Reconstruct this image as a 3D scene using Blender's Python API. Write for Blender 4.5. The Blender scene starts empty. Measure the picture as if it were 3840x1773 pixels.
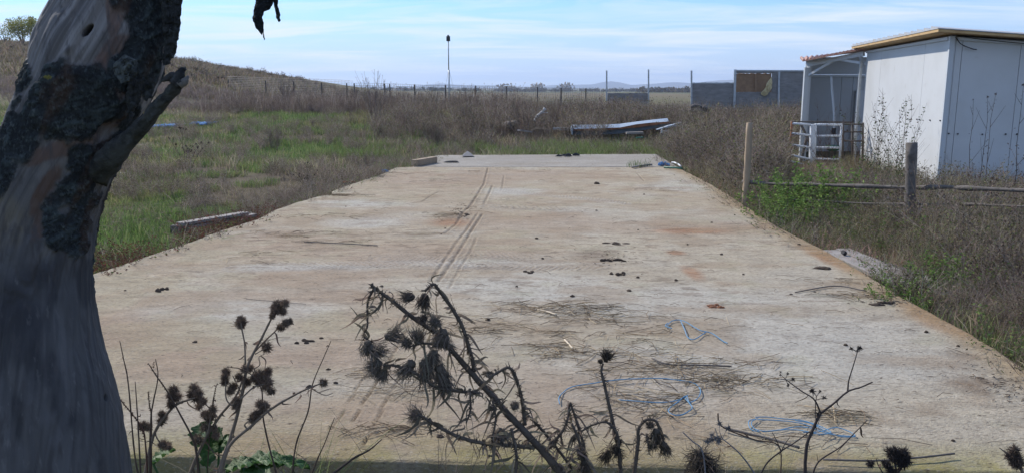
import bpy, math, random
import numpy as np
from mathutils import Vector, Matrix

# ------------------------------------------------------------------ camera
SC = bpy.context.scene
C = SC.collection
R = math.radians
random.seed(7)
rng = np.random.default_rng(11)
F_PX, CX, CY = 3050.0, 1920.0, 886.5          # focal length and centre in photo pixels
CAM_H = 1.6
PITCH = math.atan((CY - 328.0) / F_PX)
cam_d = bpy.data.cameras.new('camera'); cam = bpy.data.objects.new('camera', cam_d); C.objects.link(cam)
cam.location = (0, 0, CAM_H); cam.rotation_euler = (R(90) - PITCH, 0, 0)
cam_d.sensor_width = 36; cam_d.lens = 36 * F_PX / 3840.0
cam_d.clip_start = 0.05; cam_d.clip_end = 30000
SC.camera = cam

# ------------------------------------------------------------------ world + sun
SUN_EL, SUN_AZ = 38.0, -42.0                     # degrees; azimuth from +Y, negative = to the left
SKY_STR = 0.115
SUN_STR = 3.6
w = bpy.data.worlds.new('World'); SC.world = w; w.use_nodes = True
nt = w.node_tree; nt.nodes.clear()
def N(nt, t, **k):
    n = nt.nodes.new(t)
    for a, b in k.items():
        if a == 'ins':
            for i, v in b.items(): n.inputs[i].default_value = v
        else: setattr(n, a, b)
    return n
def L(nt, a, b): nt.links.new(a, b)
out = N(nt, 'ShaderNodeOutputWorld'); bg = N(nt, 'ShaderNodeBackground')
sky = N(nt, 'ShaderNodeTexSky', sky_type='NISHITA', sun_disc=False, sun_elevation=R(SUN_EL), sun_rotation=R(SUN_AZ),
        air_density=1.0, dust_density=0.35, ozone_density=1.6)
tc = N(nt, 'ShaderNodeTexCoord')
sep = N(nt, 'ShaderNodeSeparateXYZ'); L(nt, tc.outputs['Generated'], sep.inputs[0])
zc = N(nt, 'ShaderNodeMath', operation='MAXIMUM', ins={1: 0.0}); L(nt, sep.outputs['Z'], zc.inputs[0])
za = N(nt, 'ShaderNodeMath', operation='ADD', ins={1: 0.09}); L(nt, zc.outputs[0], za.inputs[0])
dx = N(nt, 'ShaderNodeMath', operation='DIVIDE'); L(nt, sep.outputs['X'], dx.inputs[0]); L(nt, za.outputs[0], dx.inputs[1])
dy = N(nt, 'ShaderNodeMath', operation='DIVIDE'); L(nt, sep.outputs['Y'], dy.inputs[0]); L(nt, za.outputs[0], dy.inputs[1])
cmb = N(nt, 'ShaderNodeCombineXYZ'); L(nt, dx.outputs[0], cmb.inputs[0]); L(nt, dy.outputs[0], cmb.inputs[1])
mp = N(nt, 'ShaderNodeMapping'); mp.inputs['Rotation'].default_value = (0, 0, R(10)); mp.inputs['Scale'].default_value = (0.55, 1.25, 1)
mp.inputs['Location'].default_value = (3.1, 1.7, 0)
L(nt, cmb.outputs[0], mp.inputs['Vector'])
cn = N(nt, 'ShaderNodeTexNoise', ins={'Scale': 1.25, 'Detail': 9.0, 'Roughness': 0.58, 'Distortion': 0.7}); L(nt, mp.outputs[0], cn.inputs['Vector'])
cr = N(nt, 'ShaderNodeValToRGB'); cr.color_ramp.elements[0].position = 0.42; cr.color_ramp.elements[1].position = 0.68
L(nt, cn.outputs['Fac'], cr.inputs[0])
# thicker veil near the horizon
hz = N(nt, 'ShaderNodeMapRange', ins={'From Min': 0.0, 'From Max': 0.17, 'To Min': 0.85, 'To Max': 0.0}); hz.interpolation_type = 'SMOOTHSTEP'
L(nt, zc.outputs[0], hz.inputs[0])
cm = N(nt, 'ShaderNodeMath', operation='MULTIPLY', ins={1: 0.92}); L(nt, cr.outputs[0], cm.inputs[0])
tint = N(nt, 'ShaderNodeMixRGB', blend_type='MULTIPLY', ins={0: 1.0, 2: (0.36, 0.71, 1.18, 1)}); L(nt, sky.outputs[0], tint.inputs[1])
veil = N(nt, 'ShaderNodeMixRGB', ins={2: (4.2, 4.9, 6.3, 1)}); L(nt, hz.outputs[0], veil.inputs[0]); L(nt, tint.outputs[0], veil.inputs[1])
mix = N(nt, 'ShaderNodeMixRGB', ins={2: (5.6, 6.1, 6.7, 1)}); L(nt, cm.outputs[0], mix.inputs[0]); L(nt, veil.outputs[0], mix.inputs[1])
L(nt, mix.outputs[0], bg.inputs[0]); bg.inputs[1].default_value = SKY_STR
L(nt, bg.outputs[0], out.inputs[0])
sd = bpy.data.lights.new('sun', 'SUN'); sun = bpy.data.objects.new('sun', sd); C.objects.link(sun)
sd.energy = SUN_STR; sd.angle = R(1.0); sd.color = (1.0, 0.93, 0.84)
az, el = R(SUN_AZ), R(SUN_EL)
sdir = Vector((math.sin(az) * math.cos(el), math.cos(az) * math.cos(el), math.sin(el)))
sun.rotation_euler = sdir.to_track_quat('Z', 'Y').to_euler(); sun.location = (-20, 20, 30)
SC.view_settings.view_transform = 'Standard'; SC.view_settings.look = 'None'
SC.view_settings.exposure = 0.5; SC.view_settings.gamma = 1.0
SC.cycles.max_bounces = 6; SC.cycles.transparent_max_bounces = 8; SC.cycles.volume_bounces = 0
SC.cycles.use_adaptive_sampling = False; SC.cycles.use_denoising = True; SC.cycles.denoiser = 'OPENIMAGEDENOISE'; SC.cycles.denoising_prefilter = 'ACCURATE'; SC.cycles.denoising_input_passes = 'RGB_ALBEDO_NORMAL'

# ------------------------------------------------------------------ picking points of the place
FW = Vector((0, math.cos(PITCH), -math.sin(PITCH))); UP = Vector((0, math.sin(PITCH), math.cos(PITCH))); RT = Vector((1, 0, 0))
def ray(px, py): return FW + RT * ((px - CX) / F_PX) - UP * ((py - CY) / F_PX)
def P(px, py, depth): return Vector((0, 0, CAM_H)) + ray(px, py) * depth
def gp(px, py, z=0.0):
    d = ray(px, py); return Vector((0, 0, CAM_H)) + d * ((z - CAM_H) / d.z)
def gpn(pts, z=0.0): return np.array([gp(a, b, z)[:2] for a, b in pts])
def V(x, y): return (x * 1.4907, y * 1.4912)      # overview pixels -> photo pixels
def py_at(px, py, Y):
    d = ray(px, py); return Vector((0, 0, CAM_H)) + d * (Y / d.y)

# ------------------------------------------------------------------ noise
def _h(ix, iy, s):
    n = (ix.astype(np.int64) * 374761393 + iy.astype(np.int64) * 668265263 + s * 1274126177) & 0x7fffffff
    n = ((n ^ (n >> 13)) * 1274126177) & 0x7fffffff
    return ((n ^ (n >> 16)) & 0xffff) / 65535.0
def vn(x, y, s=0):
    x = np.asarray(x, float); y = np.asarray(y, float)
    ix = np.floor(x); iy = np.floor(y); fx = x - ix; fy = y - iy
    fx = fx * fx * (3 - 2 * fx); fy = fy * fy * (3 - 2 * fy)
    a = _h(ix, iy, s); b = _h(ix + 1, iy, s); c = _h(ix, iy + 1, s); d = _h(ix + 1, iy + 1, s)
    return (a + (b - a) * fx) * (1 - fy) + (c + (d - c) * fx) * fy
def fbm(x, y, s=0, o=4, g=0.5):
    t = 0; a = 1; n = 0
    for i in range(o):
        t = t + a * vn(x * 2**i + 17.3 * i, y * 2**i - 9.1 * i, s + i); n += a; a *= g
    return t / n
def _h3(ix, iy, iz, s):
    n = (ix * 374761393 + iy * 668265263 + iz * 2147483629 + s * 1274126177) & 0x7fffffff
    n = ((n ^ (n >> 13)) * 1274126177) & 0x7fffffff
    return ((n ^ (n >> 16)) & 0xffff) / 65535.0
def vn3(x, y, z, s=0):
    ix, iy, iz = [np.floor(k).astype(np.int64) for k in (x, y, z)]; fx, fy, fz_ = x - ix, y - iy, z - iz
    fx, fy, fz_ = [k * k * (3 - 2 * k) for k in (fx, fy, fz_)]; o = 0
    for dx_ in (0, 1):
        for dy_ in (0, 1):
            for dz_ in (0, 1): o = o + _h3(ix + dx_, iy + dy_, iz + dz_, s) * (fx if dx_ else 1 - fx) * (fy if dy_ else 1 - fy) * (fz_ if dz_ else 1 - fz_)
    return o
def fbm3(x, y, z, s=0, o=4, g=.5):
    t = 0; a = 1; n = 0
    for i in range(o): t = t + a * vn3(x * 2**i + 3.1 * i, y * 2**i - 9.7 * i, z * 2**i + 5.3 * i, s + i); n += a; a *= g
    return t / n
def sst(x, a, b):
    t = np.clip((x - a) / (b - a), 0, 1); return t * t * (3 - 2 * t)
def segdist(x, y, pts):
    """distance to a polyline and the length along it"""
    best = np.full(x.shape, 1e9); along = np.zeros(x.shape); acc = 0
    for (ax, ay), (bx, by) in zip(pts[:-1], pts[1:]):
        l = math.hypot(bx - ax, by - ay) + 1e-9; ux, uy = (bx - ax) / l, (by - ay) / l
        t = np.clip((x - ax) * ux + (y - ay) * uy, 0, l)
        d = np.hypot(x - ax - t * ux, y - ay - t * uy)
        m = d < best; best = np.where(m, d, best); along = np.where(m, acc + t, along); acc += l
    return best, along

# ------------------------------------------------------------------ terrain height
HX = np.array([-400, -70, -46, -32, -21.8, -17, -12.3, -8, -3, 400]); HZ = np.array([7.6, 6.8, 5.9, 4.25, 2.55, 1.45, 0.35, 0.0, 0, 0])
def ground_z(x, y):
    x = np.asarray(x, float); y = np.asarray(y, float)
    yr = 45 + np.maximum(0, -10 - x) * 0.8
    h = np.interp(x, HX, HZ)
    up = sst(y, yr * 0.5, yr); dn = 1 - 0.9 * sst(y, yr + 6, yr + 160)
    base = -0.22 + 0.09 * (fbm(x * .35, y * .35, 3, 3) - .5) - 0.10 * sst(y, 12, 20) * sst(x, 3, 7)
    far = -2.0 * sst(y, 70, 900) + np.interp(x, [-40, -16, -9, -2, 3, 8], [.0, .25, .75, .80, .40, .15]) * sst(y, 21, 37) * (1 - sst(y, 48, 130))
    return base + h * up * dn + 0.35 * (fbm(x * .06, y * .06, 9, 3) - .5) * sst(y, 30, 60) + far
def gz(x, y): return float(ground_z(np.array([x]), np.array([y]))[0])

# ------------------------------------------------------------------ mesh making
def tagit(o, label=None, cat=None, group=None, kind=None):
    if label: o['label'] = label
    if cat: o['category'] = cat
    if group: o['group'] = group
    if kind: o['kind'] = kind
    return o
def empty(name, loc=(0, 0, 0), label=None, cat=None, group=None):
    o = bpy.data.objects.new(name, None); C.objects.link(o); o.location = loc; o.empty_display_size = 0.1
    return tagit(o, label, cat, group)
def mesh_np(name, V_, F_, mat, parent=None, col=None, smooth=False):
    """V_ (n,3), F_ (m,k) with one k, or a list of such arrays"""
    me = bpy.data.meshes.new(name)
    Fs = [f for f in (F_ if isinstance(F_, list) else [F_]) if len(f)]
    V_ = np.asarray(V_, dtype=np.float32)
    me.vertices.add(len(V_)); me.vertices.foreach_set('co', V_.ravel())
    loops = np.concatenate([f.ravel() for f in Fs]).astype(np.int32)
    tot = np.concatenate([np.full(len(f), f.shape[1], np.int32) for f in Fs])
    st = np.concatenate([[0], np.cumsum(tot)[:-1]]).astype(np.int32)
    me.loops.add(len(loops)); me.loops.foreach_set('vertex_index', loops)
    me.polygons.add(len(tot)); me.polygons.foreach_set('loop_start', st)
    me.polygons.foreach_set('loop_total', tot)
    if smooth: me.polygons.foreach_set('use_smooth', np.ones(len(tot), bool))
    me.update(calc_edges=True)
    if col is not None:
        at = me.attributes.new('Col', 'FLOAT_COLOR', 'POINT')
        c = np.ones((len(V_), 4), np.float32); c[:, :3] = col
        at.data.foreach_set('color', c.ravel())
    me.materials.append(mat)
    o = bpy.data.objects.new(name, me); C.objects.link(o)
    if parent is not None: o.parent = parent
    return o
class MB:
    def __init__(s): s.v = []; s.f = []; s.c = []; s.cur = (1, 1, 1)
    def add(s, vs, fs, col=None):
        b = len(s.v); s.v += [tuple(v) for v in vs]; s.f += [tuple(b + i for i in f) for f in fs]
        s.c += [col or s.cur] * len(vs)
    def box(s, c, sx, sy, sz, M=None, col=None, taper=1.0):
        vs = []
        for z in (-.5, .5):
            t = taper if z > 0 else 1
            for x, y in ((-.5, -.5), (.5, -.5), (.5, .5), (-.5, .5)):
                v = Vector((x * sx * t, y * sy * t, z * sz))
                if M is not None: v = M @ v
                vs.append(v + Vector(c))
        s.add(vs, [(3, 2, 1, 0), (4, 5, 6, 7), (0, 1, 5, 4), (1, 2, 6, 5), (2, 3, 7, 6), (3, 0, 4, 7)], col)
    def beam(s, a, b, wd, ht, col=None, up=Vector((0, 0, 1))):
        a = Vector(a); b = Vector(b); d = (b - a); l = d.length; d.normalize()
        if abs(d.dot(up)) > .98: up = Vector((0, 1, 0))
        x = d.cross(up).normalized(); z = x.cross(d).normalized()
        M = Matrix((x, d, z)).transposed()
        s.box((a + b) / 2, wd, l, ht, M, col)
    def tube(s, pts, rad, n=6, col=None, cap=True, jit=0.0):
        pts = [Vector(p) for p in pts]; m = len(pts)
        if not hasattr(rad, '__len__'): rad = [rad] * m
        t0 = (pts[1] - pts[0]).normalized(); ref = Vector((0, 0, 1)) if abs(t0.z) < .9 else Vector((1, 0, 0))
        x = t0.cross(ref).normalized(); vs = []
        for i, p in enumerate(pts):
            t = (pts[min(i + 1, m - 1)] - pts[max(i - 1, 0)])
            t = t.normalized() if t.length > 1e-9 else t0
            x = (x - t * x.dot(t)); x = x.normalized() if x.length > 1e-6 else t.orthogonal().normalized()
            y = t.cross(x)
            for k in range(n):
                a = 2 * math.pi * k / n; r = rad[i] * (1 + (random.uniform(-jit, jit) if jit else 0))
                vs.append(p + x * (r * math.cos(a)) + y * (r * math.sin(a)))
        fs = [(i * n + k, i * n + (k + 1) % n, (i + 1) * n + (k + 1) % n, (i + 1) * n + k) for i in range(m - 1) for k in range(n)]
        if cap: fs += [tuple(reversed(range(n))), tuple((m - 1) * n + k for k in range(n))]
        s.add(vs, fs, col)
    def build(s, name, mat, parent=None, smooth=False, attr=False):
        me = bpy.data.meshes.new(name); me.from_pydata(s.v, [], s.f)
        if smooth: me.polygons.foreach_set('use_smooth', np.ones(len(me.polygons), bool))
        if attr:
            at = me.attributes.new('Col', 'FLOAT_COLOR', 'POINT')
            c = np.ones((len(s.v), 4), np.float32); c[:, :3] = np.array(s.c); at.data.foreach_set('color', c.ravel())
        me.materials.append(mat); me.update()
        o = bpy.data.objects.new(name, me); C.objects.link(o)
        if parent is not None: o.parent = parent
        return o
def bevel(o, wd=.004, seg=2):
    m = o.modifiers.new('bevel', 'BEVEL'); m.width = wd; m.segments = seg; m.limit_method = 'ANGLE'; return o
def curve_pts(pts, n=6):
    """Catmull-Rom through points"""
    pts = [Vector(p) for p in pts]; q = [pts[0] * 2 - pts[1]] + pts + [pts[-1] * 2 - pts[-2]]; o = []
    for i in range(1, len(q) - 2):
        for k in range(n):
            t = k / n
            o.append(0.5 * ((2 * q[i]) + (q[i + 1] - q[i - 1]) * t + (2 * q[i - 1] - 5 * q[i] + 4 * q[i + 1] - q[i + 2]) * t * t
                            + (-q[i - 1] + 3 * q[i] - 3 * q[i + 1] + q[i + 2]) * t ** 3))
    o.append(pts[-1]); return o

# ------------------------------------------------------------------ materials
def mat(name, color=(.5, .5, .5), rough=.8, metal=0.0, noise=None, bump=0.0, bscale=20.0, attr=False, trans=0.0, spec=0.4, mapscale=(1, 1, 1), dirt=None):
    m = bpy.data.materials.new(name); m.use_nodes = True; t = m.node_tree; t.nodes.clear()
    o = N(t, 'ShaderNodeOutputMaterial'); b = N(t, 'ShaderNodeBsdfPrincipled')
    b.inputs['Roughness'].default_value = rough; b.inputs['Metallic'].default_value = metal
    b.inputs['Specular IOR Level'].default_value = spec
    tcn = N(t, 'ShaderNodeTexCoord'); mpn = N(t, 'ShaderNodeMapping'); mpn.inputs['Scale'].default_value = mapscale
    L(t, tcn.outputs['Object'], mpn.inputs['Vector'])
    src = None
    if attr:
        a = N(t, 'ShaderNodeAttribute', attribute_name='Col'); src = a.outputs['Color']
    else:
        r = N(t, 'ShaderNodeRGB'); r.outputs[0].default_value = (*color, 1); src = r.outputs[0]
    def blend(src, c2, scale, lo, hi, amt, detail=6):
        n = N(t, 'ShaderNodeTexNoise', ins={'Scale': scale, 'Detail': detail, 'Roughness': .6}); L(t, mpn.outputs[0], n.inputs['Vector'])
        mr = N(t, 'ShaderNodeMapRange', ins={'From Min': lo, 'From Max': hi, 'To Min': 0.0, 'To Max': amt}); L(t, n.outputs['Fac'], mr.inputs[0])
        x = N(t, 'ShaderNodeMixRGB'); L(t, mr.outputs[0], x.inputs[0]); L(t, src, x.inputs[1]); x.inputs[2].default_value = (*c2, 1)
        return x.outputs[0]
    for k in (noise or []): src = blend(src, *k)
    L(t, src, b.inputs['Base Color'])
    if bump:
        n = N(t, 'ShaderNodeTexNoise', ins={'Scale': bscale, 'Detail': 8.0, 'Roughness': .65}); L(t, mpn.outputs[0], n.inputs['Vector'])
        bp = N(t, 'ShaderNodeBump', ins={'Strength': 1.0, 'Distance': bump}); L(t, n.outputs['Fac'], bp.inputs['Height']); L(t, bp.outputs[0], b.inputs['Normal'])
    if trans:
        tr = N(t, 'ShaderNodeBsdfTranslucent'); L(t, src, tr.inputs[0])
        ms = N(t, 'ShaderNodeMixShader', ins={0: trans}); L(t, b.outputs[0], ms.inputs[1]); L(t, tr.outputs[0], ms.inputs[2]); L(t, ms.outputs[0], o.inputs[0])
    else: L(t, b.outputs[0], o.inputs[0])
    return m
M = {}
M['veg'] = mat('plant_fibre', attr=True, rough=.85, trans=.42, spec=.15)
M['ground'] = mat('field_soil', attr=True, rough=.95, spec=.1, noise=[((.05, .045, .025), 3.0, .45, .7, .6), ((.16, .13, .085), 14.0, .5, .72, .6)], bump=.05, bscale=8)
M['straw'] = mat('straw', attr=True, rough=.8, trans=.1, spec=.2)
M['twig'] = mat('dry_stem', attr=True, rough=.9, spec=.15)
M['steel'] = mat('galvanised_steel', (.42, .45, .47), .45, .55, noise=[((.25, .26, .27), 9, .45, .7, .6), ((.25, .12, .06), 25, .62, .7, .6)])
M['white_metal'] = mat('white_panel', (.54, .555, .56), .45, 0, noise=[((.48, .49, .485), 1.2, .45, .7, .8), ((.33, .30, .25), 4, .62, .78, .4)], bump=.0015, bscale=2.5)
M['trim'] = mat('white_trim', (.50, .53, .55), .4, 0, noise=[((.5, .48, .43), 6, .55, .8, .5)])
M['plywood'] = mat('roof_edge_wood', (.50, .34, .16), .75, 0, noise=[((.30, .18, .08), 5, .45, .7, .7)], bump=.002, mapscale=(1, 1, 4))
M['tile'] = mat('red_roof_sheet', (.33, .13, .08), .6, 0, noise=[((.42, .30, .22), 5, .4, .65, .8), ((.15, .08, .06), 18, .55, .7, .6)])
M['roofpale'] = mat('pale_roof_sheet', (.42, .43, .44), .55, 0, noise=[((.36, .30, .22), 5, .5, .7, .7)])
M['board'] = mat('grey_felted_board', (.215, .205, .195), .95, 0, noise=[((.34, .33, .315), 3, .4, .7, .7), ((.11, .11, .115), 12, .5, .75, .8)], bump=.012, bscale=9, mapscale=(.7, .7, 2.5))
M['osb'] = mat('bare_brown_board', (.30, .19, .11), .9, 0, noise=[((.20, .12, .07), 6, .4, .7, .8)], bump=.004)
M['wool'] = mat('yellow_mineral_wool', (.60, .50, .28), .95, 0, noise=[((.42, .32, .16), 10, .5, .7, .7)], bump=.02, bscale=14)
M['post'] = mat('pale_peeled_wood', (.36, .27, .18), .8, 0, noise=[((.22, .17, .12), 7, .45, .7, .8), ((.12, .09, .07), 26, .6, .7, .7)], bump=.006, bscale=14, mapscale=(1, 1, .25))
M['oldwood'] = mat('weathered_grey_wood', (.10, .088, .078), .9, 0, noise=[((.18, .16, .145), 9, .45, .7, .8), ((.05, .045, .04), 22, .55, .7, .8)], bump=.008, bscale=18)
M['plank'] = mat('weathered_plank', (.27, .245, .22), .85, 0, noise=[((.15, .13, .11), 8, .45, .7, .8), ((.38, .35, .31), 25, .55, .7, .6)], bump=.003, bscale=30)
M['blue'] = mat('blue_twine', (.10, .24, .38), .8, 0, noise=[((.28, .36, .42), 30, .5, .7, .5)])
M['bluefilm'] = mat('blue_plastic', (.06, .17, .38), .9, 0, spec=.1, noise=[((.25, .38, .55), 9, .5, .7, .8)], bump=.01, bscale=14)
M['dung'] = mat('dry_dung', (.065, .046, .033), .95, 0, noise=[((.09, .065, .04), 30, .5, .7, .8)], bump=.01, bscale=40)
M['stone'] = mat('stone', (.22, .20, .18), .9, 0, noise=[((.10, .09, .08), 14, .5, .7, .7)], bump=.008, bscale=20)
M['hill'] = mat('distant_slopes', (.10, .11, .10), 1.0, 0, noise=[((.16, .15, .11), .004, .45, .6, .8)])
M['leaf'] = mat('broad_leaf', (.045, .11, .03), .55, 0, trans=.3, noise=[((.08, .15, .04), 12, .45, .7, .7)], bump=.006, bscale=30)
M['crown'] = mat('tree_leaves', attr=True, rough=.7, trans=.3, spec=.2)
M['bluemetal'] = mat('pale_blue_sheet', (.34, .41, .49), .5, 0, noise=[((.36, .42, .48), 2, .45, .65, .8)])
M['rust'] = mat('rusty_sheet', (.27, .115, .055), .85, .0, noise=[((.10, .05, .03), 6, .45, .7, .8)])
M['dark'] = mat('dark_rubber', (.025, .025, .028), .7)
M['white'] = mat('white_plastic', (.72, .73, .72), .5)
M['darksteel'] = mat('dull_dark_sheet', (.10, .12, .14), .7, 0, noise=[((.17, .20, .23), 3, .45, .7, .8)])
M['wire'] = mat('fence_wire', (.20, .20, .20), .6, .3)
M['glass'] = mat('window_glass', (.20, .28, .34), .15, 0, spec=.8)
M['greenpl'] = mat('green_plastic', (.03, .14, .09), .5)
M['cloth'] = mat('dark_rag', (.028, .03, .035), .95, 0, bump=.01, bscale=20)
M['redthing'] = mat('red_roof_paint', (.35, .09, .06), .8)

# ------------------------------------------------------------------ ground sheet
def axis(lo, hi, step, far, n):
    mid = np.arange(lo, hi, step); g = np.geomspace(step, far, n)
    return np.unique(np.concatenate([lo - np.cumsum(g)[::-1] * 1.0, mid, hi + np.cumsum(g)]))
gx = axis(-30, 18, .3, 900, 36); gy = axis(-4, 60, .3, 900, 36); gy = gy[gy > -3000]
GX, GY = np.meshgrid(gx, gy); GZ = ground_z(GX, GY)
nx_, ny_ = len(gx), len(gy)
# the soil drops a little under the concrete
under = (GX > -2.0) & (GX < 3.0) & (GY > 3.7) & (GY < 19)
GZ = np.where(under, GZ - .15, GZ)
idx = np.arange(nx_ * ny_).reshape(ny_, nx_)
GF = np.stack([idx[:-1, :-1], idx[:-1, 1:], idx[1:, 1:], idx[1:, :-1]], -1).reshape(-1, 4)
def ground_col(x, y):
    g = fbm(x * .45, y * .45, 21, 4)
    green = np.array([.12, .155, .05]); brown = np.array([.10, .08, .055]); straw = np.array([.16, .145, .08])
    soil = 0; leftg = sst(-x, -2, 3) * sst(-y, -32, -16)
    gm = sst(g, .30, .52) * (0.30 + .70 * leftg) * (1 - sst(y, 45, 70))
    c = brown + (green - brown) * gm[..., None]
    d = sst(fbm(x * .13, y * .2, 31, 4), .42, .62)
    c = c + (straw - c) * (d * (.35 + .5 * sst(y, 30, 60)))[..., None]
    far = sst(y, 60, 140)[..., None]
    fieldc = np.array([.17, .14, .085]) + (np.array([.12, .125, .06]) - np.array([.17, .14, .085])) * sst(fbm(x * .01, y * .004, 41, 3), .4, .6)[..., None]
    return c * (1 - far) + fieldc * far
tagit(mesh_np('ground', np.stack([GX, GY, GZ], -1).reshape(-1, 3), GF, M['ground'], col=ground_col(GX, GY).reshape(-1, 3), smooth=True), kind='structure')

# ------------------------------------------------------------------ far hills
def ridge(name, pts, Y, depth, mat_, z0=-30):
    xs = np.linspace(pts[0][0], pts[-1][0], 220); ys = np.interp(xs, [p[0] for p in pts], [p[1] for p in pts])
    t = np.linspace(0, 1, 24); vs = []
    for i, (a, b) in enumerate(zip(xs, ys)):
        p = py_at(a, b, Y); top = p.z + 3.0 * (fbm(np.array([i * .16]), np.array([0.5]), 77, 3)[0] - .5) * (1 if 8 < i < 212 else 0)
        for k in t:
            s = math.sin(k * math.pi)
            vs.append((p.x * (1 + (k - .5) * depth / Y), Y + (k - .5) * depth, z0 + (top - z0) * s ** .7 + (6 * (vn(np.array([i * .11]), np.array([k * 9.]), 5)[0] - .5)) * s * (1 - s)))
    I = np.arange(220 * 24).reshape(220, 24)
    F = np.stack([I[:-1, :-1], I[1:, :-1], I[1:, 1:], I[:-1, 1:]], -1).reshape(-1, 4)
    return tagit(mesh_np(name, np.array(vs), F, mat_, smooth=True), kind='structure')
ridge('hills', [(900, 332), (1000, 322), (1260, 322), (1290, 320), (1470, 326), (1560, 322), (1660, 314), (1740, 321), (1850, 322), (1960, 327), (2010, 326), (2070, 320), (2150, 319), (2220, 318), (2260, 309), (2290, 306), (2330, 312), (2370, 321), (2440, 316), (2500, 311), (2540, 310), (2600, 314), (2640, 308), (2700, 303), (2740, 300), (2800, 309), (3000, 316), (3300, 330)], 3300, 700, M['hill'])

# ------------------------------------------------------------------ concrete slab
def Z7(x, y): return (600 + x / 2.2864, 380 + y / 2.2864)
LE = [V(60, 815), V(140, 745), V(230, 690)] + [Z7(300, 1189), Z7(550, 1095), Z7(830, 1010), Z7(960, 940), Z7(1130, 880), Z7(1290, 830), Z7(1400, 806), Z7(1488, 802), Z7(1472, 772), Z7(1650, 705), Z7(1900, 625), Z7(1985, 580), Z7(2180, 520), Z7(2300, 480)]
RE = [(4200, 1560), (3833, 1370), (3765, 1323), (3660, 1260), (3519, 1181), (3451, 1148), (3367, 1105), (3312, 1067), (3216, 1004), (3044, 913), (2908, 847), (2807, 777), (2676, 696), (2560, 637), (2540, 628)]
def edge_table(pts):
    g = gpn(pts); o = np.argsort(g[:, 1]); g = g[o]
    for i in range(1, len(g)): g[i, 1] = max(g[i, 1], g[i - 1, 1] + .012)
    return g
GL, GR = edge_table(LE), edge_table(RE)
nearL = gp(*V(200, 1143)); nearR = gp(*V(1900, 1176))
slope_near = (nearR.y - nearL.y) / (nearR.x - nearL.x)
NR, NC = 760, 520
s_ = np.linspace(0, 1, NR)
YF = 16.55
tcol = np.linspace(0, 1, NC)
rows = 3.3 * (YF / 3.3) ** s_
xl = np.interp(rows, GL[:, 1], GL[:, 0]); xr = np.interp(rows, GR[:, 1], GR[:, 0])
xl = np.where(rows < GL[0, 1], GL[0, 0] - (GL[0, 1] - rows) * .15, xl)
xl += .03 * (fbm(rows * 3, rows * 0, 51, 3) - .5); xr += .05 * (fbm(rows * 2.5, rows * 0, 52, 3) - .5)
XX = xl[:, None] + (xr - xl)[:, None] * tcol[None, :]
ynear = nearL.y + (XX - nearL.x) * slope_near - 3.3 + .012 * (fbm(XX * 6, XX * 0, 53, 3) - .5)
YY = rows[:, None] + ynear * (1 - sst(rows[:, None], 3.3, 7.5))
x, y = XX, YY
def blob(px, py, rx, ry, seed=1):
    c = gp(*V(px, py)); d = np.hypot((x - c.x) / rx, (y - c.y) / ry) + .9 * (fbm(x * 1.6, y * 1.6, seed, 4) - .5)
    return sst(-d, -1.15, -.35)
def mixc(c, k, a): return c + (np.array(k) - c) * np.clip(a, 0, 1)[..., None]
n1 = fbm(x * .8, y * .7, 61, 6, .6); n2 = fbm(x * 3.0, y * 3.2, 62, 5); n3 = fbm(x * 9, y * 14, 63, 3); nr = fbm(x * 6, y * 26, 64, 3)
col = np.zeros(x.shape + (3,)) + np.array([.37, .318, .245])
col = mixc(col, (.335, .27, .195), sst(n1, .36, .60) * .8)
col = mixc(col, (.40, .368, .315), sst(fbm(x * 1.0 + 9, y * .9, 65, 5), .48, .68) * .5)
col = mixc(col, (.39, .352, .295), sst(x, .6, 2.2) * (1 - sst(y, 5.5, 8)) * .5)
for b in [(1100, 1060, 1.0, .5), (800, 700, .9, .45), (760, 745, 1.0, .3), (1770, 572, .9, .7), (330, 820, .6, .5), (1000, 640, 1.6, .7), (1100, 450, 1.6, 1.6),
          (700, 600, .8, .6), (1330, 560, 1.6, 1.0), (960, 900, 1.0, .5), (1560, 980, .9, .5), (500, 900, 1.0, .45), (1400, 440, 1.5, 1.2)]:
    col = mixc(col, (.30, .222, .16), blob(*b, seed=int(b[0])) * .6)
for b in [(2205, 692, .16, .30), (1760, 580, .55, .25), (2070, 640, .18, .8), (1740, 685, .10, .35), (1700, 635, .12, .14), (2390, 810, .22, .6), (2110, 655, .15, .5), (1140, 560, .35, .5), (1800, 770, .10, .1)]:
    col = mixc(col, (.30, .15, .075), blob(*b, seed=int(b[0] + 3)) * .7)
for b in [(770, 672, .75, .2), (1230, 660, .9, .22), (1700, 760, 1.5, .7), (1350, 720, .9, .6), (1900, 900, 1.5, .6), (930, 560, .8, .5), (640, 780, .9, .35), (1720, 470, .7, 1.2), (2050, 830, .9, .4), (1300, 480, .8, .5), (900, 510, .8, .5), (1640, 1000, .5, .3)]:
    col = mixc(col, (.42, .40, .365), blob(*b, seed=int(b[0] + 5)) * .6)
for b in [(1150, 545, .35, .6), (1180, 510, .3, .4), (1000, 590, .9, .25), (720, 590, .6, .25), (1500, 640, .35, .5), (880, 560, .4, .2), (2440, 950, .3, .35), (2500, 965, .35, .3), (2440, 900, .15, .2)]:
    col = mixc(col, (.17, .12, .08), blob(*b, seed=int(b[0] + 7)) * .6 * sst(n2, .35, .6))
col = mixc(col, (.16, .15, .13), blob(2110, 743, .30, .10, 9) * .6)
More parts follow.
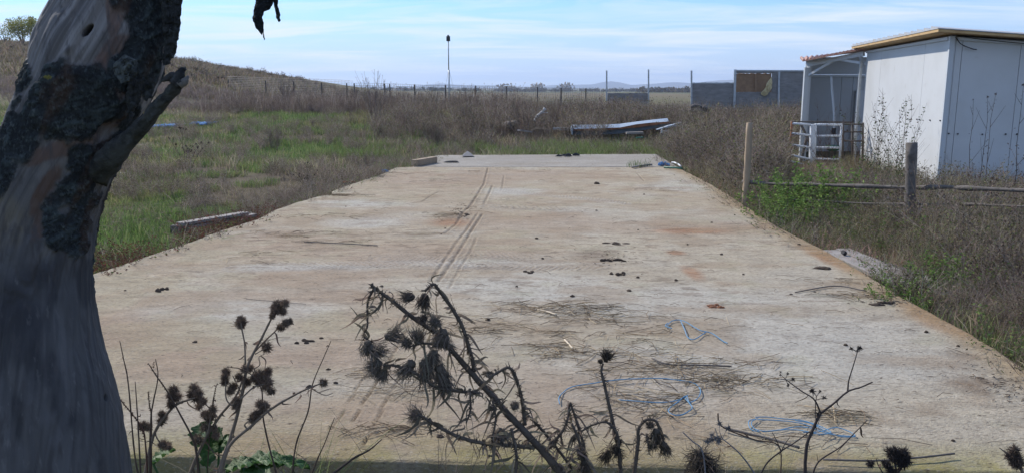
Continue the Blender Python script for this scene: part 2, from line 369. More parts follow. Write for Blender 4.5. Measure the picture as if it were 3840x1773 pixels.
# algae along the near edge and the right rim
dn = y - (nearL.y + (x - nearL.x) * slope_near)
col = mixc(col, (.23, .20, .07), (1 - sst(dn + .3 * (n2 - .5), .02, .42)) * .85 * sst(n2, .25, .6))
col = mixc(col, (.26, .25, .16), sst(n2 + .5 * (n1 - .5), .56, .7) * .25)
dr = xr[:, None] - x
col = mixc(col, (.28, .20, .11), (1 - sst(dr + .2 * (n2 - .5), .05, .34)) * .7)
dl = x - xl[:, None]
col = mixc(col, (.36, .34, .27), (1 - sst(dl, .02, .16)) * .5)
dash = fbm(x * 7, y * 16, 68, 5, .6); pm = sst(fbm(x * .9 + 4, y * .8, 69, 4), .42, .62); fade = sst(y, 4.5, 7)
col = mixc(col, (.15, .105, .07), sst(dash, .60, .68) * (.10 + .90 * pm) * (.15 + .35 * fade)); col = mixc(col, (.46, .425, .36), sst(-dash, -.40, -.33) * .2 * fade)
col = mixc(col, (.27, .20, .135), sst(fbm(x * 1.6, y * 2.6, 70, 5), .52, .68) * .45)
col = col * (1 + .30 * (n3 - .5) + .20 * (nr - .5) + .16 * (n2 - .5))[..., None]
col = (col * 1.02 + (col - col.reshape(-1, 3).mean(0)) * .12 + .006) * np.array([1.03, 1.02, .96]); z = .006 * (n1 - .5) + .004 * (n3 - .5) + .005 * (nr - .5) + .006 * (fbm(x * 3, y * 9, 66, 3) - .5)
# long grooves and cracks
def Z5(a, b): return (1280 + a / 1.982, 600 + b / 1.982)
def Z2(a, b): return (1280 + a / 1.538, 1000 + b / 1.538)
grooves = [([Z5(1090, 60), Z5(1060, 180), Z5(1010, 260), Z5(960, 340), Z5(905, 390), Z5(850, 480), Z5(770, 548), Z5(700, 545)], .022, 1.0),
           ([Z5(1210, 115), Z5(1195, 215)], .02, .6), ([Z5(1125, 190), Z5(1060, 330)], .022, .8),
           ([Z5(1010, 400), Z5(945, 500), Z5(850, 620), Z5(740, 780), Z5(660, 900)], .018, .8),
           ([Z5(1050, 400), Z5(985, 500), Z5(910, 620), Z5(800, 790), Z5(720, 900)], .018, 1.0),
           ([Z5(1005, 570), Z5(960, 680), Z5(880, 800), Z5(800, 950)], .015, .6),
           ([Z2(390, 340), Z2(220, 640), Z2(130, 780), Z2(70, 890)], .009, 1.0), ([Z2(120, 650), Z2(60, 760), Z2(0, 850), Z2(-60, 940)], .008, .9),
           ([Z2(330, 640), Z2(250, 790), Z2(190, 920), Z2(130, 1030)], .009, 1.0),
           ([Z5(730, 230), Z5(600, 310), Z5(480, 330)], .02, .6), ([Z5(2190, 90), Z5(2250, 160)], .02, .6), ([Z5(0, 640), Z5(160, 645), Z5(290, 635)], .016, .8)]
for pts, wd, am in grooves:
    d, a = segdist(x, y, gpn(pts)); d = d + wd * .9 * (fbm(a * 14, a * 0, 71, 3) - .5)
    k = (1 - sst(np.abs(d), wd * .25, wd)) * am * (.55 + .45 * sst(fbm(a * 5, a * 0 + 3, 72, 2), .35, .6))
    col = mixc(col, (.11, .08, .055), k * .62); z = z - .012 * k
    k2 = np.exp(-((d - wd * 1.6) / wd) ** 2) * am; z = z + .004 * k2
# tractor tread prints
treads = [([Z5(1150, 225), Z5(1300, 240), Z5(1500, 262), Z5(1700, 278), Z5(1890, 297), Z5(2100, 325)], .16, .055, 1.0, (.45, .43, .39)),
          ([V(600, 675), V(760, 668), V(980, 664), V(1300, 670), V(1500, 668)], .20, .06, .8, (.42, .40, .365)),
          ([V(980, 650), V(1180, 640), V(1340, 648)], .26, .055, .7, (.36, .33, .285)),
          ([Z5(900, 100), Z5(1300, 110), Z5(1550, 95)], .30, .12, .6, (.40, .36, .31)), ([V(1240, 520), V(1300, 523), V(1480, 530)], .25, .09, .8, (.36, .33, .285)),
          ([Z5(120, 470), Z5(300, 430), Z5(470, 400)], .3, .09, .6, (.38, .345, .30))]
for pts, wd, per, am, kc in treads:
    d, a = segdist(x, y, gpn(pts)); k = 1 - sst(d + .1 * (n2 - .5), wd * .6, wd)
    lug = .5 + .5 * np.sin(2 * np.pi * (a + d * .6) / per); k = k * am * (.5 + .5 * sst(n2, .3, .6))
    col = mixc(col, kc, k * lug * .55); col = mixc(col, (.25, .2, .15), k * (1 - lug) * .28); z = z + .010 * k * (lug - .5)
# scattered dirt specks
sp = vn(x * 38, y * 26, 80); col = mixc(col, (.12, .09, .06), sst(sp, .93, .98) * .5 * sst(n2, .4, .6))
edge_drop = (1 - sst(np.minimum(np.minimum(dl, dr), dn), 0, .02))
z = z - .012 * edge_drop
v = np.stack([x, y, z], -1).reshape(-1, 3); I = np.arange(NR * NC).reshape(NR, NC)
F = np.stack([I[:-1, :-1], I[:-1, 1:], I[1:, 1:], I[1:, :-1]], -1).reshape(-1, 4)
loop = np.concatenate([I[0, :], I[1:, -1], I[-1, ::-1][1:], I[::-1, 0][1:-1]])
base = v[loop].copy(); base[:, 2] = -.42; nb = len(loop)
side = np.stack([np.arange(nb), (np.arange(nb) + 1) % nb], 1)
Fs = np.stack([loop[side[:, 1]], loop[side[:, 0]], side[:, 0] + len(v), side[:, 1] + len(v)], -1)
colv = col.reshape(-1, 3)
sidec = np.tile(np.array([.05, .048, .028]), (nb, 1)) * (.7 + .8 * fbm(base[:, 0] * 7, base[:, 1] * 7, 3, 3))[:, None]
M['concrete'] = mat('weathered_concrete', attr=True, rough=.92, spec=.2, noise=[((.17, .14, .105), 9, .46, .68, .62, 12), ((.47, .44, .39), 15, .55, .72, .55, 12), ((.07, .052, .038), 6, .60, .68, .8, 12)], bump=.014, bscale=18, mapscale=(3.2, 6, 6))
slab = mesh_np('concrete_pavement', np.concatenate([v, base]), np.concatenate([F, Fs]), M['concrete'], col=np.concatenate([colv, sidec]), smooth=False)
tagit(slab, kind='structure')
# the greyer farther pour
q = [gp(*V(1030, 421)), gp(*V(1726, 432)), gp(*V(1690, 405)), gp(*V(1650, 388)), gp(*V(1095, 391)), gp(*V(1060, 405))]
q[0].y += .02
NR2, NC2 = 160, 260
tt = np.linspace(0, 1, NC2)[None, :]; ss = np.linspace(0, 1, NR2)[:, None]
nl, nrr, fr, fl = [np.array(p[:2]) for p in (gp(*V(1036, 421)), gp(*V(1728, 431)), gp(*V(1650, 388)), gp(*V(1098, 391)))]
nl[1] = max(nl[1], YF + .03); nrr[1] = YF + .03; nl[1] = YF + .03
x = (nl[0] * (1 - tt) + nrr[0] * tt) * (1 - ss) + (fl[0] * (1 - tt) + fr[0] * tt) * ss
y = (nl[1] * (1 - tt) + nrr[1] * tt) * (1 - ss) + (fl[1] * (1 - tt) + fr[1] * tt) * ss
n1 = fbm(x * .8, y * 1.2, 91, 4); n3 = fbm(x * 6, y * 12, 92, 3)
col = np.zeros(x.shape + (3,)) + np.array([.305, .28, .24]); col = mixc(col, (.36, .335, .29), sst(n1, .45, .6) * .7); col = mixc(col, (.26, .225, .175), sst(fbm(x, y * 1.5, 93, 3), .52, .7) * .5)
col *= (1 + .3 * (n3 - .5))[..., None]
z = .003 + .006 * (n3 - .5) + .01 * (n1 - .5)
v = np.stack([x, y, z], -1).reshape(-1, 3); I = np.arange(NR2 * NC2).reshape(NR2, NC2)
F = np.stack([I[:-1, :-1], I[:-1, 1:], I[1:, 1:], I[1:, :-1]], -1).reshape(-1, 4)
loop = np.concatenate([I[0, :], I[1:, -1], I[-1, ::-1][1:], I[::-1, 0][1:-1]]); base = v[loop].copy(); base[:, 2] = -.4; nb = len(loop)
side = np.stack([np.arange(nb), (np.arange(nb) + 1) % nb], 1); Fs = np.stack([loop[side[:, 1]], loop[side[:, 0]], side[:, 0] + len(v), side[:, 1] + len(v)], -1)
tagit(mesh_np('concrete_pavement', np.concatenate([v, base]), np.concatenate([F, Fs]), M['concrete'], col=np.concatenate([col.reshape(-1, 3), np.tile([.2, .19, .16], (nb, 1))])), kind='structure')
def slab_x(yy):
    return np.interp(yy, GL[:, 1], GL[:, 0]), np.interp(yy, GR[:, 1], GR[:, 0])
def on_slab(xx, yy, m=0.0):
    a, b = slab_x(np.clip(yy, GL[0, 1], YF)); farl = np.interp(yy, [YF, fl[1]], [nl[0], fl[0]]); farr = np.interp(yy, [YF, fr[1]], [nrr[0], fr[0]])
    a = np.where(yy > YF, farl, a); b = np.where(yy > YF, farr, b)
    return (xx > a - m) & (xx < b + m) & (yy > nearL.y + (xx - nearL.x) * slope_near - m) & (yy < fl[1] + m)

# ------------------------------------------------------------------ white building
Cn = py_at(*V(2393, 95), 14.3); Cx = np.array([Cn.x, 14.3]); dL = np.array([math.sin(R(10)), math.cos(R(10))]); dR = np.array([math.cos(R(10)), -math.sin(R(10))])
H0, H1 = -.35, 2.46
def hit(px, py, o, d):
    """where the sight line through a photo pixel meets the vertical plane through o along d"""
    r = ray(px, py); A = np.array([[r.x, -d[0]], [r.y, -d[1]]]); k, t = np.linalg.solve(A, np.array([o[0], o[1]])); return t, CAM_H + k * r.z
tL, zL = hit(*V(2182, 127), Cx, dL)
tP, _ = hit(*V(2182, 127), Cx, dL)
def w2(o, d, t): return (o[0] + d[0] * t, o[1] + d[1] * t)
bld = empty('metal_shed', (Cx[0], Cx[1], H0), 'white panel shed with a thin sloping sheet roof and open lean-to at its far end', 'shed')
def place(o):  # keep world position under a parent at an offset
    o.matrix_parent_inverse = Matrix.Translation((-Cx[0], -Cx[1], -H0)); return o
tR, zR = hit(*V(2576, 104), Cx, dR)
LW = 9.0
slopeR = (zR - H1) / max(tR, .1) if tR > 0 else -.05
slopeR = max(min(slopeR, -.01), -.12)
def zroof(t): return H1 + slopeR * t
# four walls as prisms with wall thickness
def wall(a, b, za, zb, th, inn, name='wall', z0=H0, m=M['white_metal']):
    mb = MB(); a = np.array(a); b = np.array(b); inn = np.array(inn) * th
    vs = [(a[0], a[1], z0), (b[0], b[1], z0), (b[0], b[1], zb), (a[0], a[1], za)]
    vs += [(p[0] + inn[0], p[1] + inn[1], p[2]) for p in vs]
    mb.add(vs, [(0, 1, 2, 3), (7, 6, 5, 4), (0, 4, 5, 1), (1, 5, 6, 2), (2, 6, 7, 3), (3, 7, 4, 0)])
    return place(mb.build(name, m, bld))
cL = w2(Cx, dL, tL); cR = w2(Cx, dR, LW); cB = w2(cR, dL, tL)
# left wall panels: seams at photo columns
seams = sorted([hit(2560 + a / 1.982, 50 + 300 / 1.982, Cx, dL)[0] for a in (1480, 1800)])
cuts = [0.0] + seams + [tL]
for i in range(len(cuts) - 1):
    a, b = cuts[i] + (.005 if i else 0), cuts[i + 1] - (.005 if i < len(cuts) - 2 else 0)
    wall(w2(Cx, dL, a), w2(Cx, dL, b), H1, H1, .08, dR)
o_ = np.array(Cx) + dR * .02
wall(w2(o_, dL, .1), w2(o_, dL, tL - .1), H1 - .02, H1 - .02, .02, dR, 'lining', m=M['steel'])
# front (camera side) wall
fs = sorted([hit(2560 + a / 1.982, 50 + 400 / 1.982, Cx, dR)[0] for a in (2065, 2500)]); fc = [.081] + fs + [fs[-1] + 1.15 * k for k in range(1, 6)]
for i in range(len(fc) - 1):
    a, b = fc[i] + .004, fc[i + 1] - .004
    wall(w2(Cx, dR, a), w2(Cx, dR, b), zroof(a), zroof(b), .08, dL)
END = fc[-1]; cR = w2(Cx, dR, END); cB = w2(cR, dL, tL)
wall(cR, cB, zroof(END), zroof(END), -.08, dR); wall(w2(cL, dR, .081), cB, H1, zroof(END), -.08, dL)
# corner flashing
mb = MB(); mb.box((Cx[0] + .012, Cx[1] - .002, (H0 + H1) / 2), .075, .075, H1 - H0 - .01, Matrix.Rotation(R(-10), 3, 'Z')); place(mb.build('corner_trim', M['trim'], bld))
# roof: a thin sheet with corrugated edge, wood board under it
def roofpt(u, t, dz=0):   # u along dL from the corner, t along dR
    return (Cx[0] + dL[0] * u + dR[0] * t, Cx[1] + dL[1] * u + dR[1] * t, H1 + slopeR * t + dz)
tc0, zc0 = hit(*V(2377, 72), np.array(Cx) - dL * .3, dR)
OV = .32
mb = MB()
nw = 300; us = np.linspace(-OV, tL + .25, nw); vs = []
ts = np.linspace(-OV, END + .3, 4)
for u in us:
    c = .006 + .055 * (((u + OV) / .39) % 1)
    for t in ts: vs.append(roofpt(u, t, .085 + c))
    for t in ts[::-1]: vs.append(roofpt(u, t, .078))
k = 8; fs_ = []
for i in range(nw - 1):
    for j in range(k): fs_.append((i * k + j, i * k + (j + 1) % k, (i + 1) * k + (j + 1) % k, (i + 1) * k + j))
fs_ += [tuple(reversed(range(k))), tuple((nw - 1) * k + j for j in range(k))]
mb.add(vs, fs_); place(mb.build('roof', M['roofpale'], bld))
mb = MB(); mb.add([roofpt(u, t, d) for d in (.03, .074) for u, t in ((-OV + .01, -OV + .01), (tL + .24, -OV + .01), (tL + .24, END + .28), (-OV + .01, END + .28))],
                  [(3, 2, 1, 0), (4, 5, 6, 7), (0, 1, 5, 4), (1, 2, 6, 5), (2, 3, 7, 6), (3, 0, 4, 7)]); place(mb.build('roof_deck', M['plywood'], bld))
mb = MB(); mb.beam(roofpt(.08, -.02, -.04), roofpt(tL, -.02, -.04), .03, .05); mb.beam(roofpt(-.03, .1, -.04), roofpt(-.03, END, -.04), .03, .05); place(mb.build('eave_strip', M['trim'], bld))
# screws
mb = MB()
for a, b in ((1745, 790), (1762, 791), (1842, 797), (1918, 800), (1676, 787)):
    t, zz = hit(2560 + a / 1.982, 50 + b / 1.982, Cx, dL); p = w2(Cx, dL, t); mb.box((p[0] - .012, p[1], zz), .018, .022, .022)
for a, b in ((1975, 895), (2043, 898), (2225, 901), (2398, 900), (2482, 900)):
    t, zz = hit(2560 + a / 1.982, 50 + b / 1.982, Cx, dR); p = w2(Cx, dR, t); mb.box((p[0], p[1] - .012, zz), .02, .02, .022)
sc = place(mb.build('screw_row', M['dark'], bld)); sc['kind'] = 'stuff'
# hanging cable under the eave
mb = MB(); pts = [Vector(roofpt(-.06, t, d)) for t, d in ((.05, -.02), (.15, -.13), (.32, -.19), (.4, -.2))]
mb.tube(curve_pts(pts), .008, 5); mb.tube(curve_pts([Vector(roofpt(-.05, t, d)) for t, d in ((.05, .0), (.6, -.03), (1.4, -.05), (2.6, -.03))]), .007, 5); place(mb.build('cable', M['dark'], bld))
# ---- lean-to
Yp = 21.6
pA = py_at(2560 + 925 / 1.982, 50 + 370 / 1.982, Yp); pz = pA.z; A2 = np.array([pA.x, Yp]); Lc = np.array(cL)
zl = CAM_H + (Lc[1]) * (ray(2560 + 1385 / 1.982, 50 + 285 / 1.982).z / ray(2560 + 1385 / 1.982, 50 + 285 / 1.982).y)
back = np.array([.33, .944]); B2 = A2 + back * 3.1; LB = Lc + dL * 5.2
mb = MB()
mb.beam((A2[0], A2[1], pz - .05), (Lc[0] - .06, Lc[1] + .03, zl - .05), .06, .11); place(mb.build('eave_beam', M['trim'], bld))
mb = MB(); mb.box((A2[0], A2[1], (H0 + pz) / 2 - .06), .12, .09, pz - H0 - .12); mb.box((A2[0] + .10, A2[1] + .03, (H0 + pz) / 2 - .06), .05, .05, pz - H0 - .12); place(mb.build('post', M['trim'], bld))
mb = MB(); mb.box((Lc[0] - .10, Lc[1] + .06, (H0 + zl) / 2 - .06), .06, .06, zl - H0 - .12); place(mb.build('post', M['steel'], bld))
def z3(a, b): return (2560 + a / 1.982, 50 + b / 1.982)
dLA = (Lc - A2) / np.linalg.norm(Lc - A2)
def onfront(a, b, off=0.0):
    t, zz = hit(*z3(a, b), A2, dLA); return Vector((A2[0] + dLA[0] * t - off * .6, A2[1] + dLA[1] * t - off, zz))
for (a, b) in (((938, 462), (1122, 355)), ((1165, 345), (1368, 378))):
    mb = MB(); mb.beam(onfront(*a), onfront(*b), .045, .06); place(mb.build('brace', M['trim'], bld))
# back and side walls with door
def wall2(a, b, za, zb, th, name='wall', m=M['white_metal'], z0=H0):
    mb = MB(); a = np.array(a); b = np.array(b); d = (b - a) / np.linalg.norm(b - a); n = np.array([-d[1], d[0]]) * th
    vs = [(a[0], a[1], z0), (b[0], b[1], z0), (b[0], b[1], zb), (a[0], a[1], za)]; vs += [(p[0] + n[0], p[1] + n[1], p[2]) for p in vs]
    mb.add(vs, [(0, 1, 2, 3), (7, 6, 5, 4), (0, 4, 5, 1), (1, 5, 6, 2), (2, 6, 7, 3), (3, 7, 4, 0)]); return place(mb.build(name, m, bld))
rb = (LB - B2) / np.linalg.norm(LB - B2)
BW = 24.6
def backp(a, b): return py_at(*z3(a, b), BW)
bl, br = backp(915, 470), backp(1500, 470)
M['gatepaint'] = mat('pale_gate_paint', (.62, .66, .70), .4, 0, noise=[((.36, .33, .30), 12, .58, .75, .6)])
M['innerwall'] = mat('inner_shaded_panel', (.40, .42, .43), .6, 0, noise=[((.40, .41, .40), 3, .45, .75, .7)])  # panel tone greyed down: shade inside the lean-to is put into the colour
edges = [bl.x, backp(1185, 470).x, backp(1270, 470).x, br.x]
for a, b in zip(edges[:-1], edges[1:]): wall2((a + .006, BW), (b - .006, BW), pz - .28, pz - .28, .08, m=M['innerwall'])
wall2((bl.x, BW + .02), (br.x, BW + .02), pz + .25, pz + .25, .05, 'gable_panel', m=M['innerwall'], z0=pz - .25)
wall2((A2[0] + .16, A2[1] + .10), (bl.x + .02, BW - .02), pz - .05, pz - .05, .03, m=M['innerwall'])
mb = MB(); zz = backp(1000, 466).z; mb.beam((bl.x, BW - .06, zz), (br.x, BW - .06, zz), .06, .06); place(mb.build('crossbar', M['trim'], bld))
# door in the back wall
d0, d1 = backp(1283, 575), backp(1500, 575); dw = .95; dx0 = d0.x
dz0, dz1 = H0 + .02, d0.z
mb = MB()
for a, b, c, d in ((0, .07, dz0, dz1), (dw - .07, dw, dz0, dz1), (.0705, dw - .0705, dz1 - .07, dz1), (.0705, dw - .0705, dz0, dz0 + .05)):
    mb.box((dx0 + (a + b) / 2, BW - .05, (c + d) / 2), b - a, .08, d - c)
dr_ = place(mb.build('door', M['trim'], bld))
mb = MB(); mb.box((dx0 + dw / 2, BW - .045, (dz0 + dz1) / 2), dw - .15, .045, dz1 - dz0 - .13); lf = place(mb.build('door_leaf', M['trim'], bld))
mb = MB(); mb.box((dx0 + dw / 2 + .04, BW - .072, dz0 + 1.25), dw - .42, .006, 1.1); mb.build('pane', M['glass'], dr_)
mb = MB(); mb.box((dx0 + .14, BW - .085, dz0 + 1.0), .03, .04, .16); mb.build('handle', M['steel'], dr_)
# lean-to roof, tiled sheet
mb = MB(); nU, nT = 160, 3; vs = []
O = np.array([[A2[0] - .22, A2[1] - .30, pz + .02], [Lc[0] - .10, Lc[1] - .12, zl + .045], [br.x + .2, BW + .3, zl + .25], [bl.x - .1, BW + .3, pz + .22]])
for i in range(nU):
    u = i / (nU - 1); r = .022 * (1 + math.sin(u * 2 * math.pi * 17))
    for sgn in (1, 0):
        for j in (range(nT) if sgn else range(nT - 1, -1, -1)):
            t = j / (nT - 1); p = (O[0] * (1 - u) + O[1] * u) * (1 - t) + (O[3] * (1 - u) + O[2] * u) * t
            vs.append((p[0], p[1], p[2] + (r + .02 if sgn else .0)))
k = 2 * nT; fs_ = [(i * k + j, i * k + (j + 1) % k, (i + 1) * k + (j + 1) % k, (i + 1) * k + j) for i in range(nU - 1) for j in range(k)] + [tuple(reversed(range(k))), tuple((nU - 1) * k + j for j in range(k))]
mb.add(vs, fs_); place(mb.build('lean_to_roof', M['tile'], bld))
# flexible hose hanging with lamp/green feeder
hs = empty('water_pipe', tuple(onfront(1088, 470)), 'white pipe hanging in the open lean-to with a green bowl at its foot', 'pipe')
o0 = onfront(1088, 470)
def lp(p): return Vector(p) - o0
mb = MB(); mb.tube(curve_pts([lp(onfront(a, b, -.3)) for a, b in ((1086, 470), (1092, 580), (1102, 690), (1108, 820), (1100, 900), (1094, 990))]), .03, 8); mb.build('pipe', M['trim'], hs, True)
pz_ = lp(onfront(1104, 893, -.3)); mb = MB(); mb.tube([pz_ + Vector((0, 0, -.12)), pz_ + Vector((0, 0, .12))], [.055, .055], 10); mb.build('coupling', M['dark'], hs)
pz_ = lp(onfront(1098, 1005, -.3)); mb = MB(); mb.tube([pz_ + Vector((0, 0, -.10)), pz_ + Vector((0, 0, -.04)), pz_ + Vector((0, 0, .05))], [.08, .17, .19], 14); mb.build('bowl', M['greenpl'], hs, True)

# ------------------------------------------------------------------ gates in front of the lean-to
GY = 19.2
def g3(a, b, Y=GY): return py_at(*z3(a, b), Y)
def gate(label, bars, ups, loc):
    t = empty('pen_gate', tuple(loc), label, 'gate', 'metal livestock gates by the shed'); o = Vector(loc)
    for i, (a, b) in enumerate(bars):
        mb = MB(); mb.tube([g3(*a) - o, g3(*b) - o], .027, 8); mb.build('bar', M['gatepaint'], t, True)
    for a, b, m in ups:
        mb = MB(); mb.tube([g3(*a) - o, g3(*b) - o], .026, 8); mb.build('upright', M[m], t, True)
gate('narrow white tube gate with one rusty upright, left of the thick square post', [((812, 820), (950, 830)), ((806, 893), (950, 910)), ((800, 978), (942, 998)), ((792, 1053), (940, 1085)), ((790, 1100), (935, 1135))],
     [((812, 808), (795, 1112), 'rust')], g3(795, 1135))
gate('white tube gate hung right of the thick square post before the lean-to', [((988, 830), (1184, 830)), ((985, 915), (1180, 912)), ((983, 1001), (1176, 1001)), ((980, 1085), (1170, 1088))],
     [((990, 822), (978, 1135), 'gatepaint'), ((1182, 822), (1163, 1145), 'gatepaint')], g3(978, 1135))
mb = MB(); a = g3(968, 826); b = g3(955, 1175); mb.beam(a, b, .11, .11); pg = mb.build('gate_post', M['gatepaint']); bevel(pg, .01)
tagit(pg, 'thick square white gate post between the two tube gates', 'post')
mb = MB(); mb.tube([g3(810, 806, 19.5), g3(1262, 812, 19.5)], .02, 6); mb.tube([g3(1262, 812, 19.5), g3(1262, 1120, 19.5)], .03, 6); mb.tube([g3(808, 806, 19.5), g3(800, 1120, 19.5)], .02, 6)
tagit(mb.build('rail', M['oldwood'], None, True), 'thin rusty rail running behind the top of both gates', 'rail')
mb = MB()
for yy in (826, 882, 950): mb.tube([g3(1192, yy, 19.4), g3(1345, yy + 1, 19.4)], .022, 6)
mb.tube([g3(1192, 815, 19.4), g3(1190, 1140, 19.4)], .025, 6); mb.tube([g3(1340, 815, 19.4), g3(1338, 1140, 19.4)], .025, 6)
tagit(mb.build('pen_hurdle', M['oldwood'], None, True), 'grey railed hurdle between the gates and the shed wall', 'hurdle')
mb = MB(); mb.beam(g3(880, 830, 19.9), g3(1020, 1120, 19.9), .05, .05); mb.beam(g3(878, 1110, 19.9), g3(920, 930, 19.9), .05, .05)
tagit(mb.build('timber_brace', M['oldwood']), 'leaning grey timbers crossed behind the narrow gate', 'timber')

# ------------------------------------------------------------------ board fence far right, and wire fence
FY = 36.0
bf = empty('board_fence', tuple(py_at(2600, 440, FY)), 'grey board fence with metal posts, one panel torn open to brown board', 'fence')
ob = Vector(bf.location)
def fpt(px, py, Y=FY): return py_at(px, py, Y) - ob
for px, top, thick in ((2275, 266, .06), (2432, 262, .06), (2593, 266, .07), (2757, 262, .10), (2922, 264, .08)):
    lean = .0 if px < 2700 else -6
    a, b = fpt(px, top), fpt(px + lean, 470); b = b + (b - a) * .1
    mb = MB(); mb.beam(a, b, thick, .06); mb.build('post', M['steel'], bf)
def panel(x0, x1, top, bot, name='panel', m='board', dy=.03, th=.05):
    a, b, c, d = fpt(x0, top), fpt(x1, top), fpt(x1, bot), fpt(x0, bot)
    nx, nz = 26, 20; vs = []
    for k in (0, 1):
        for j in range(nz):
            for i in range(nx):
                u, v_ = i / (nx - 1), j / (nz - 1); p = (a * (1 - u) + b * u) * (1 - v_) + (d * (1 - u) + c * u) * v_
                wv = .035 * (float(fbm(np.array([p.x * 1.6]), np.array([p.z * 2.2]), 7, 3)[0]) - .5)
                vs.append((p.x, p.y + dy + wv + k * th, p.z + (.03 * (random.random() - .5) if j == 0 else 0)))
    fs_ = []
    for k in (0, 1):
        for j in range(nz - 1):
            for i in range(nx - 1):
                q = k * nx * nz + j * nx + i; f = (q, q + nx, q + nx + 1, q + 1); fs_.append(f if k == 0 else f[::-1])
    n_ = nx * nz
    for i in range(nx - 1): fs_ += [(i, i + 1, n_ + i + 1, n_ + i), ((nz - 1) * nx + i + 1, (nz - 1) * nx + i, n_ + (nz - 1) * nx + i, n_ + (nz - 1) * nx + i + 1)]
    for j in range(nz - 1): fs_ += [((j + 1) * nx, j * nx, n_ + j * nx, n_ + (j + 1) * nx), (j * nx + nx - 1, (j + 1) * nx + nx - 1, n_ + (j + 1) * nx + nx - 1, n_ + j * nx + nx - 1)]
    mb = MB(); mb.add(vs, fs_); return mb.build(name, M[m], bf)
panel(2597, 2751, 314, 470); panel(2598, 2751, 311, 315, 'cap', 'steel', .02, .07)
panel(2759, 2918, 347, 470); panel(2925, 3024, 267, 470)
panel(2896, 2918, 268, 346.5); panel(2759, 2895.5, 268, 276)
bo = panel(2760, 2895, 276.5, 346, m='osb', dy=.09); bo['label'] = 'bare brown board where the grey felt is torn away'
mb = MB(); mb.beam(fpt(2834, 277), fpt(2834, 346), .06, .05); mb.build('batten', M['osb'], bf)
mb = MB(); mb.beam(fpt(2757, 266), fpt(3024, 267), .05, .06); mb.build('cap', M['steel'], bf)
panel(2279, 2429, 350, 432)
def blobmesh(name, outline, Y, th, mat_, parent=None, off=Vector((0, 0, 0)), amp=.02, sub=3, proj=py_at):
    """a lumpy solid whose front outline is given in photo pixels: rounded front and back shells"""
    pts = [proj(a, b, Y) - off for a, b in outline]; n = len(pts); c = sum(pts, Vector()) / n
    K = 6; vs = []; fs_ = []
    pts2 = []
    for i in range(n):
        a, b = pts[i], pts[(i + 1) % n]
        for k in range(sub): pts2.append(a.lerp(b, k / sub))
    n = len(pts2)
    for side_ in (-1, 1):
        for k in range(K + 1):
            f = k / K; dep = side_ * th * math.sqrt(max(0, 1 - (1 - f) ** 2)) if K else 0
            for i, p in enumerate(pts2):
                q = p.lerp(c, f); nz_ = amp * (random.random() - .5) * (1 if k else .6)
                vs.append((q.x + nz_, q.y + dep + nz_, q.z + nz_))
    S = (K + 1) * n
    for s in (0, 1):
        for k in range(K):
            for i in range(n):
                j = (i + 1) % n; q = (s * S + k * n + i, s * S + k * n + j, s * S + (k + 1) * n + j, s * S + (k + 1) * n + i)
                fs_.append(q if s else q[::-1])
    mb = MB(); mb.add(vs, fs_); o = mb.build(name, mat_, parent)
    bm = __import__('bmesh').new(); bm.from_mesh(o.data)
    __import__('bmesh').ops.remove_doubles(bm, verts=[v for v in bm.verts], dist=.0004)
    bm.normal_update(); bm.to_mesh(o.data); bm.free(); return o
wo = blobmesh('insulation', [z3(*p) for p in ((660, 478), (640, 500), (625, 520), (618, 550), (600, 575), (582, 590), (584, 605), (605, 619), (630, 608), (645, 585), (663, 560), (666, 520))], FY - .06, .10, M['wool'], bf, ob, amp=.05)

def wirefence(name, label, path, h0, cell=.10):
    base = path[0]; t = empty(name, (base[0], base[1], gz(base[0], base[1])), label, 'fence'); o = Vector(t.location)
    hs = []; mb = MB(); d = 0
    segs = list(zip(path[:-1], path[1:])); P_ = []
    for (a, b) in segs:
        l = math.hypot(b[0] - a[0], b[1] - a[1]); n = max(1, int(l / cell))
        for i in range(n):
            u = i / n; P_.append((a[0] + (b[0] - a[0]) * u, a[1] + (b[1] - a[1]) * u, a[2] + (b[2] - a[2]) * u))
    r = .0065
    for i, (x_, y_, zt) in enumerate(P_):
        s = .015 * math.sin(i * .7) + .012 * math.sin(i * .23)
        mb.tube([Vector((x_, y_ + s, zt)) - o, Vector((x_, y_ + s * .5, zt - h0)) - o], r, 3, cap=False)
    for k in range(int(h0 / cell) + 1):
        mb.tube([Vector((x_, y_ + .008, zt - k * cell + .012 * math.sin(i * .5 + k * .1))) - o for i, (x_, y_, zt) in enumerate(P_[::4])], r, 3, cap=False)
    mb.build('wire_mesh', M['wire'], t); return t, o, P_
def fz(px, py, Y): p = py_at(px, py, Y); return (p.x, p.y, p.z)
t, o, PP = wirefence('wire_fence', 'long welded wire mesh fence on dark posts behind the dry weeds', [fz(1330, 313, 38.5), fz(1560, 319, 38.3), fz(1870, 326, 38), fz(2100, 331, 37.2), fz(2272, 339, 36.2)], 1.75)
M['fpost'] = mat('dark_fence_post', (.06, .055, .05), .9)
for a in (97, 325, 365, 553, 785, 1013, 1245, 1480, 1658, 1845):
    px = 1280 + a / 2.0125; py_ = np.interp(px, [1330, 1870, 2272], [316, 326, 337]); Yq = float(np.interp(px, [1330, 1870, 2272], [38.6, 38.1, 36.3])); p = py_at(px, py_, Yq)
    mb = MB(); mb.tube([p - o + Vector((0, 0, .03)), Vector((p.x + .02, p.y, p.z - 1.95)) - o], .035, 6); mb.build('post', M['fpost'], t, True)
t, o, PP = wirefence('wire_fence', 'taller mesh fence climbing the foot of the grassy hill', [fz(853, 289, 49.5), fz(1060, 295, 48), fz(1280, 301, 46), fz(1328, 303, 45.5)], 1.5)
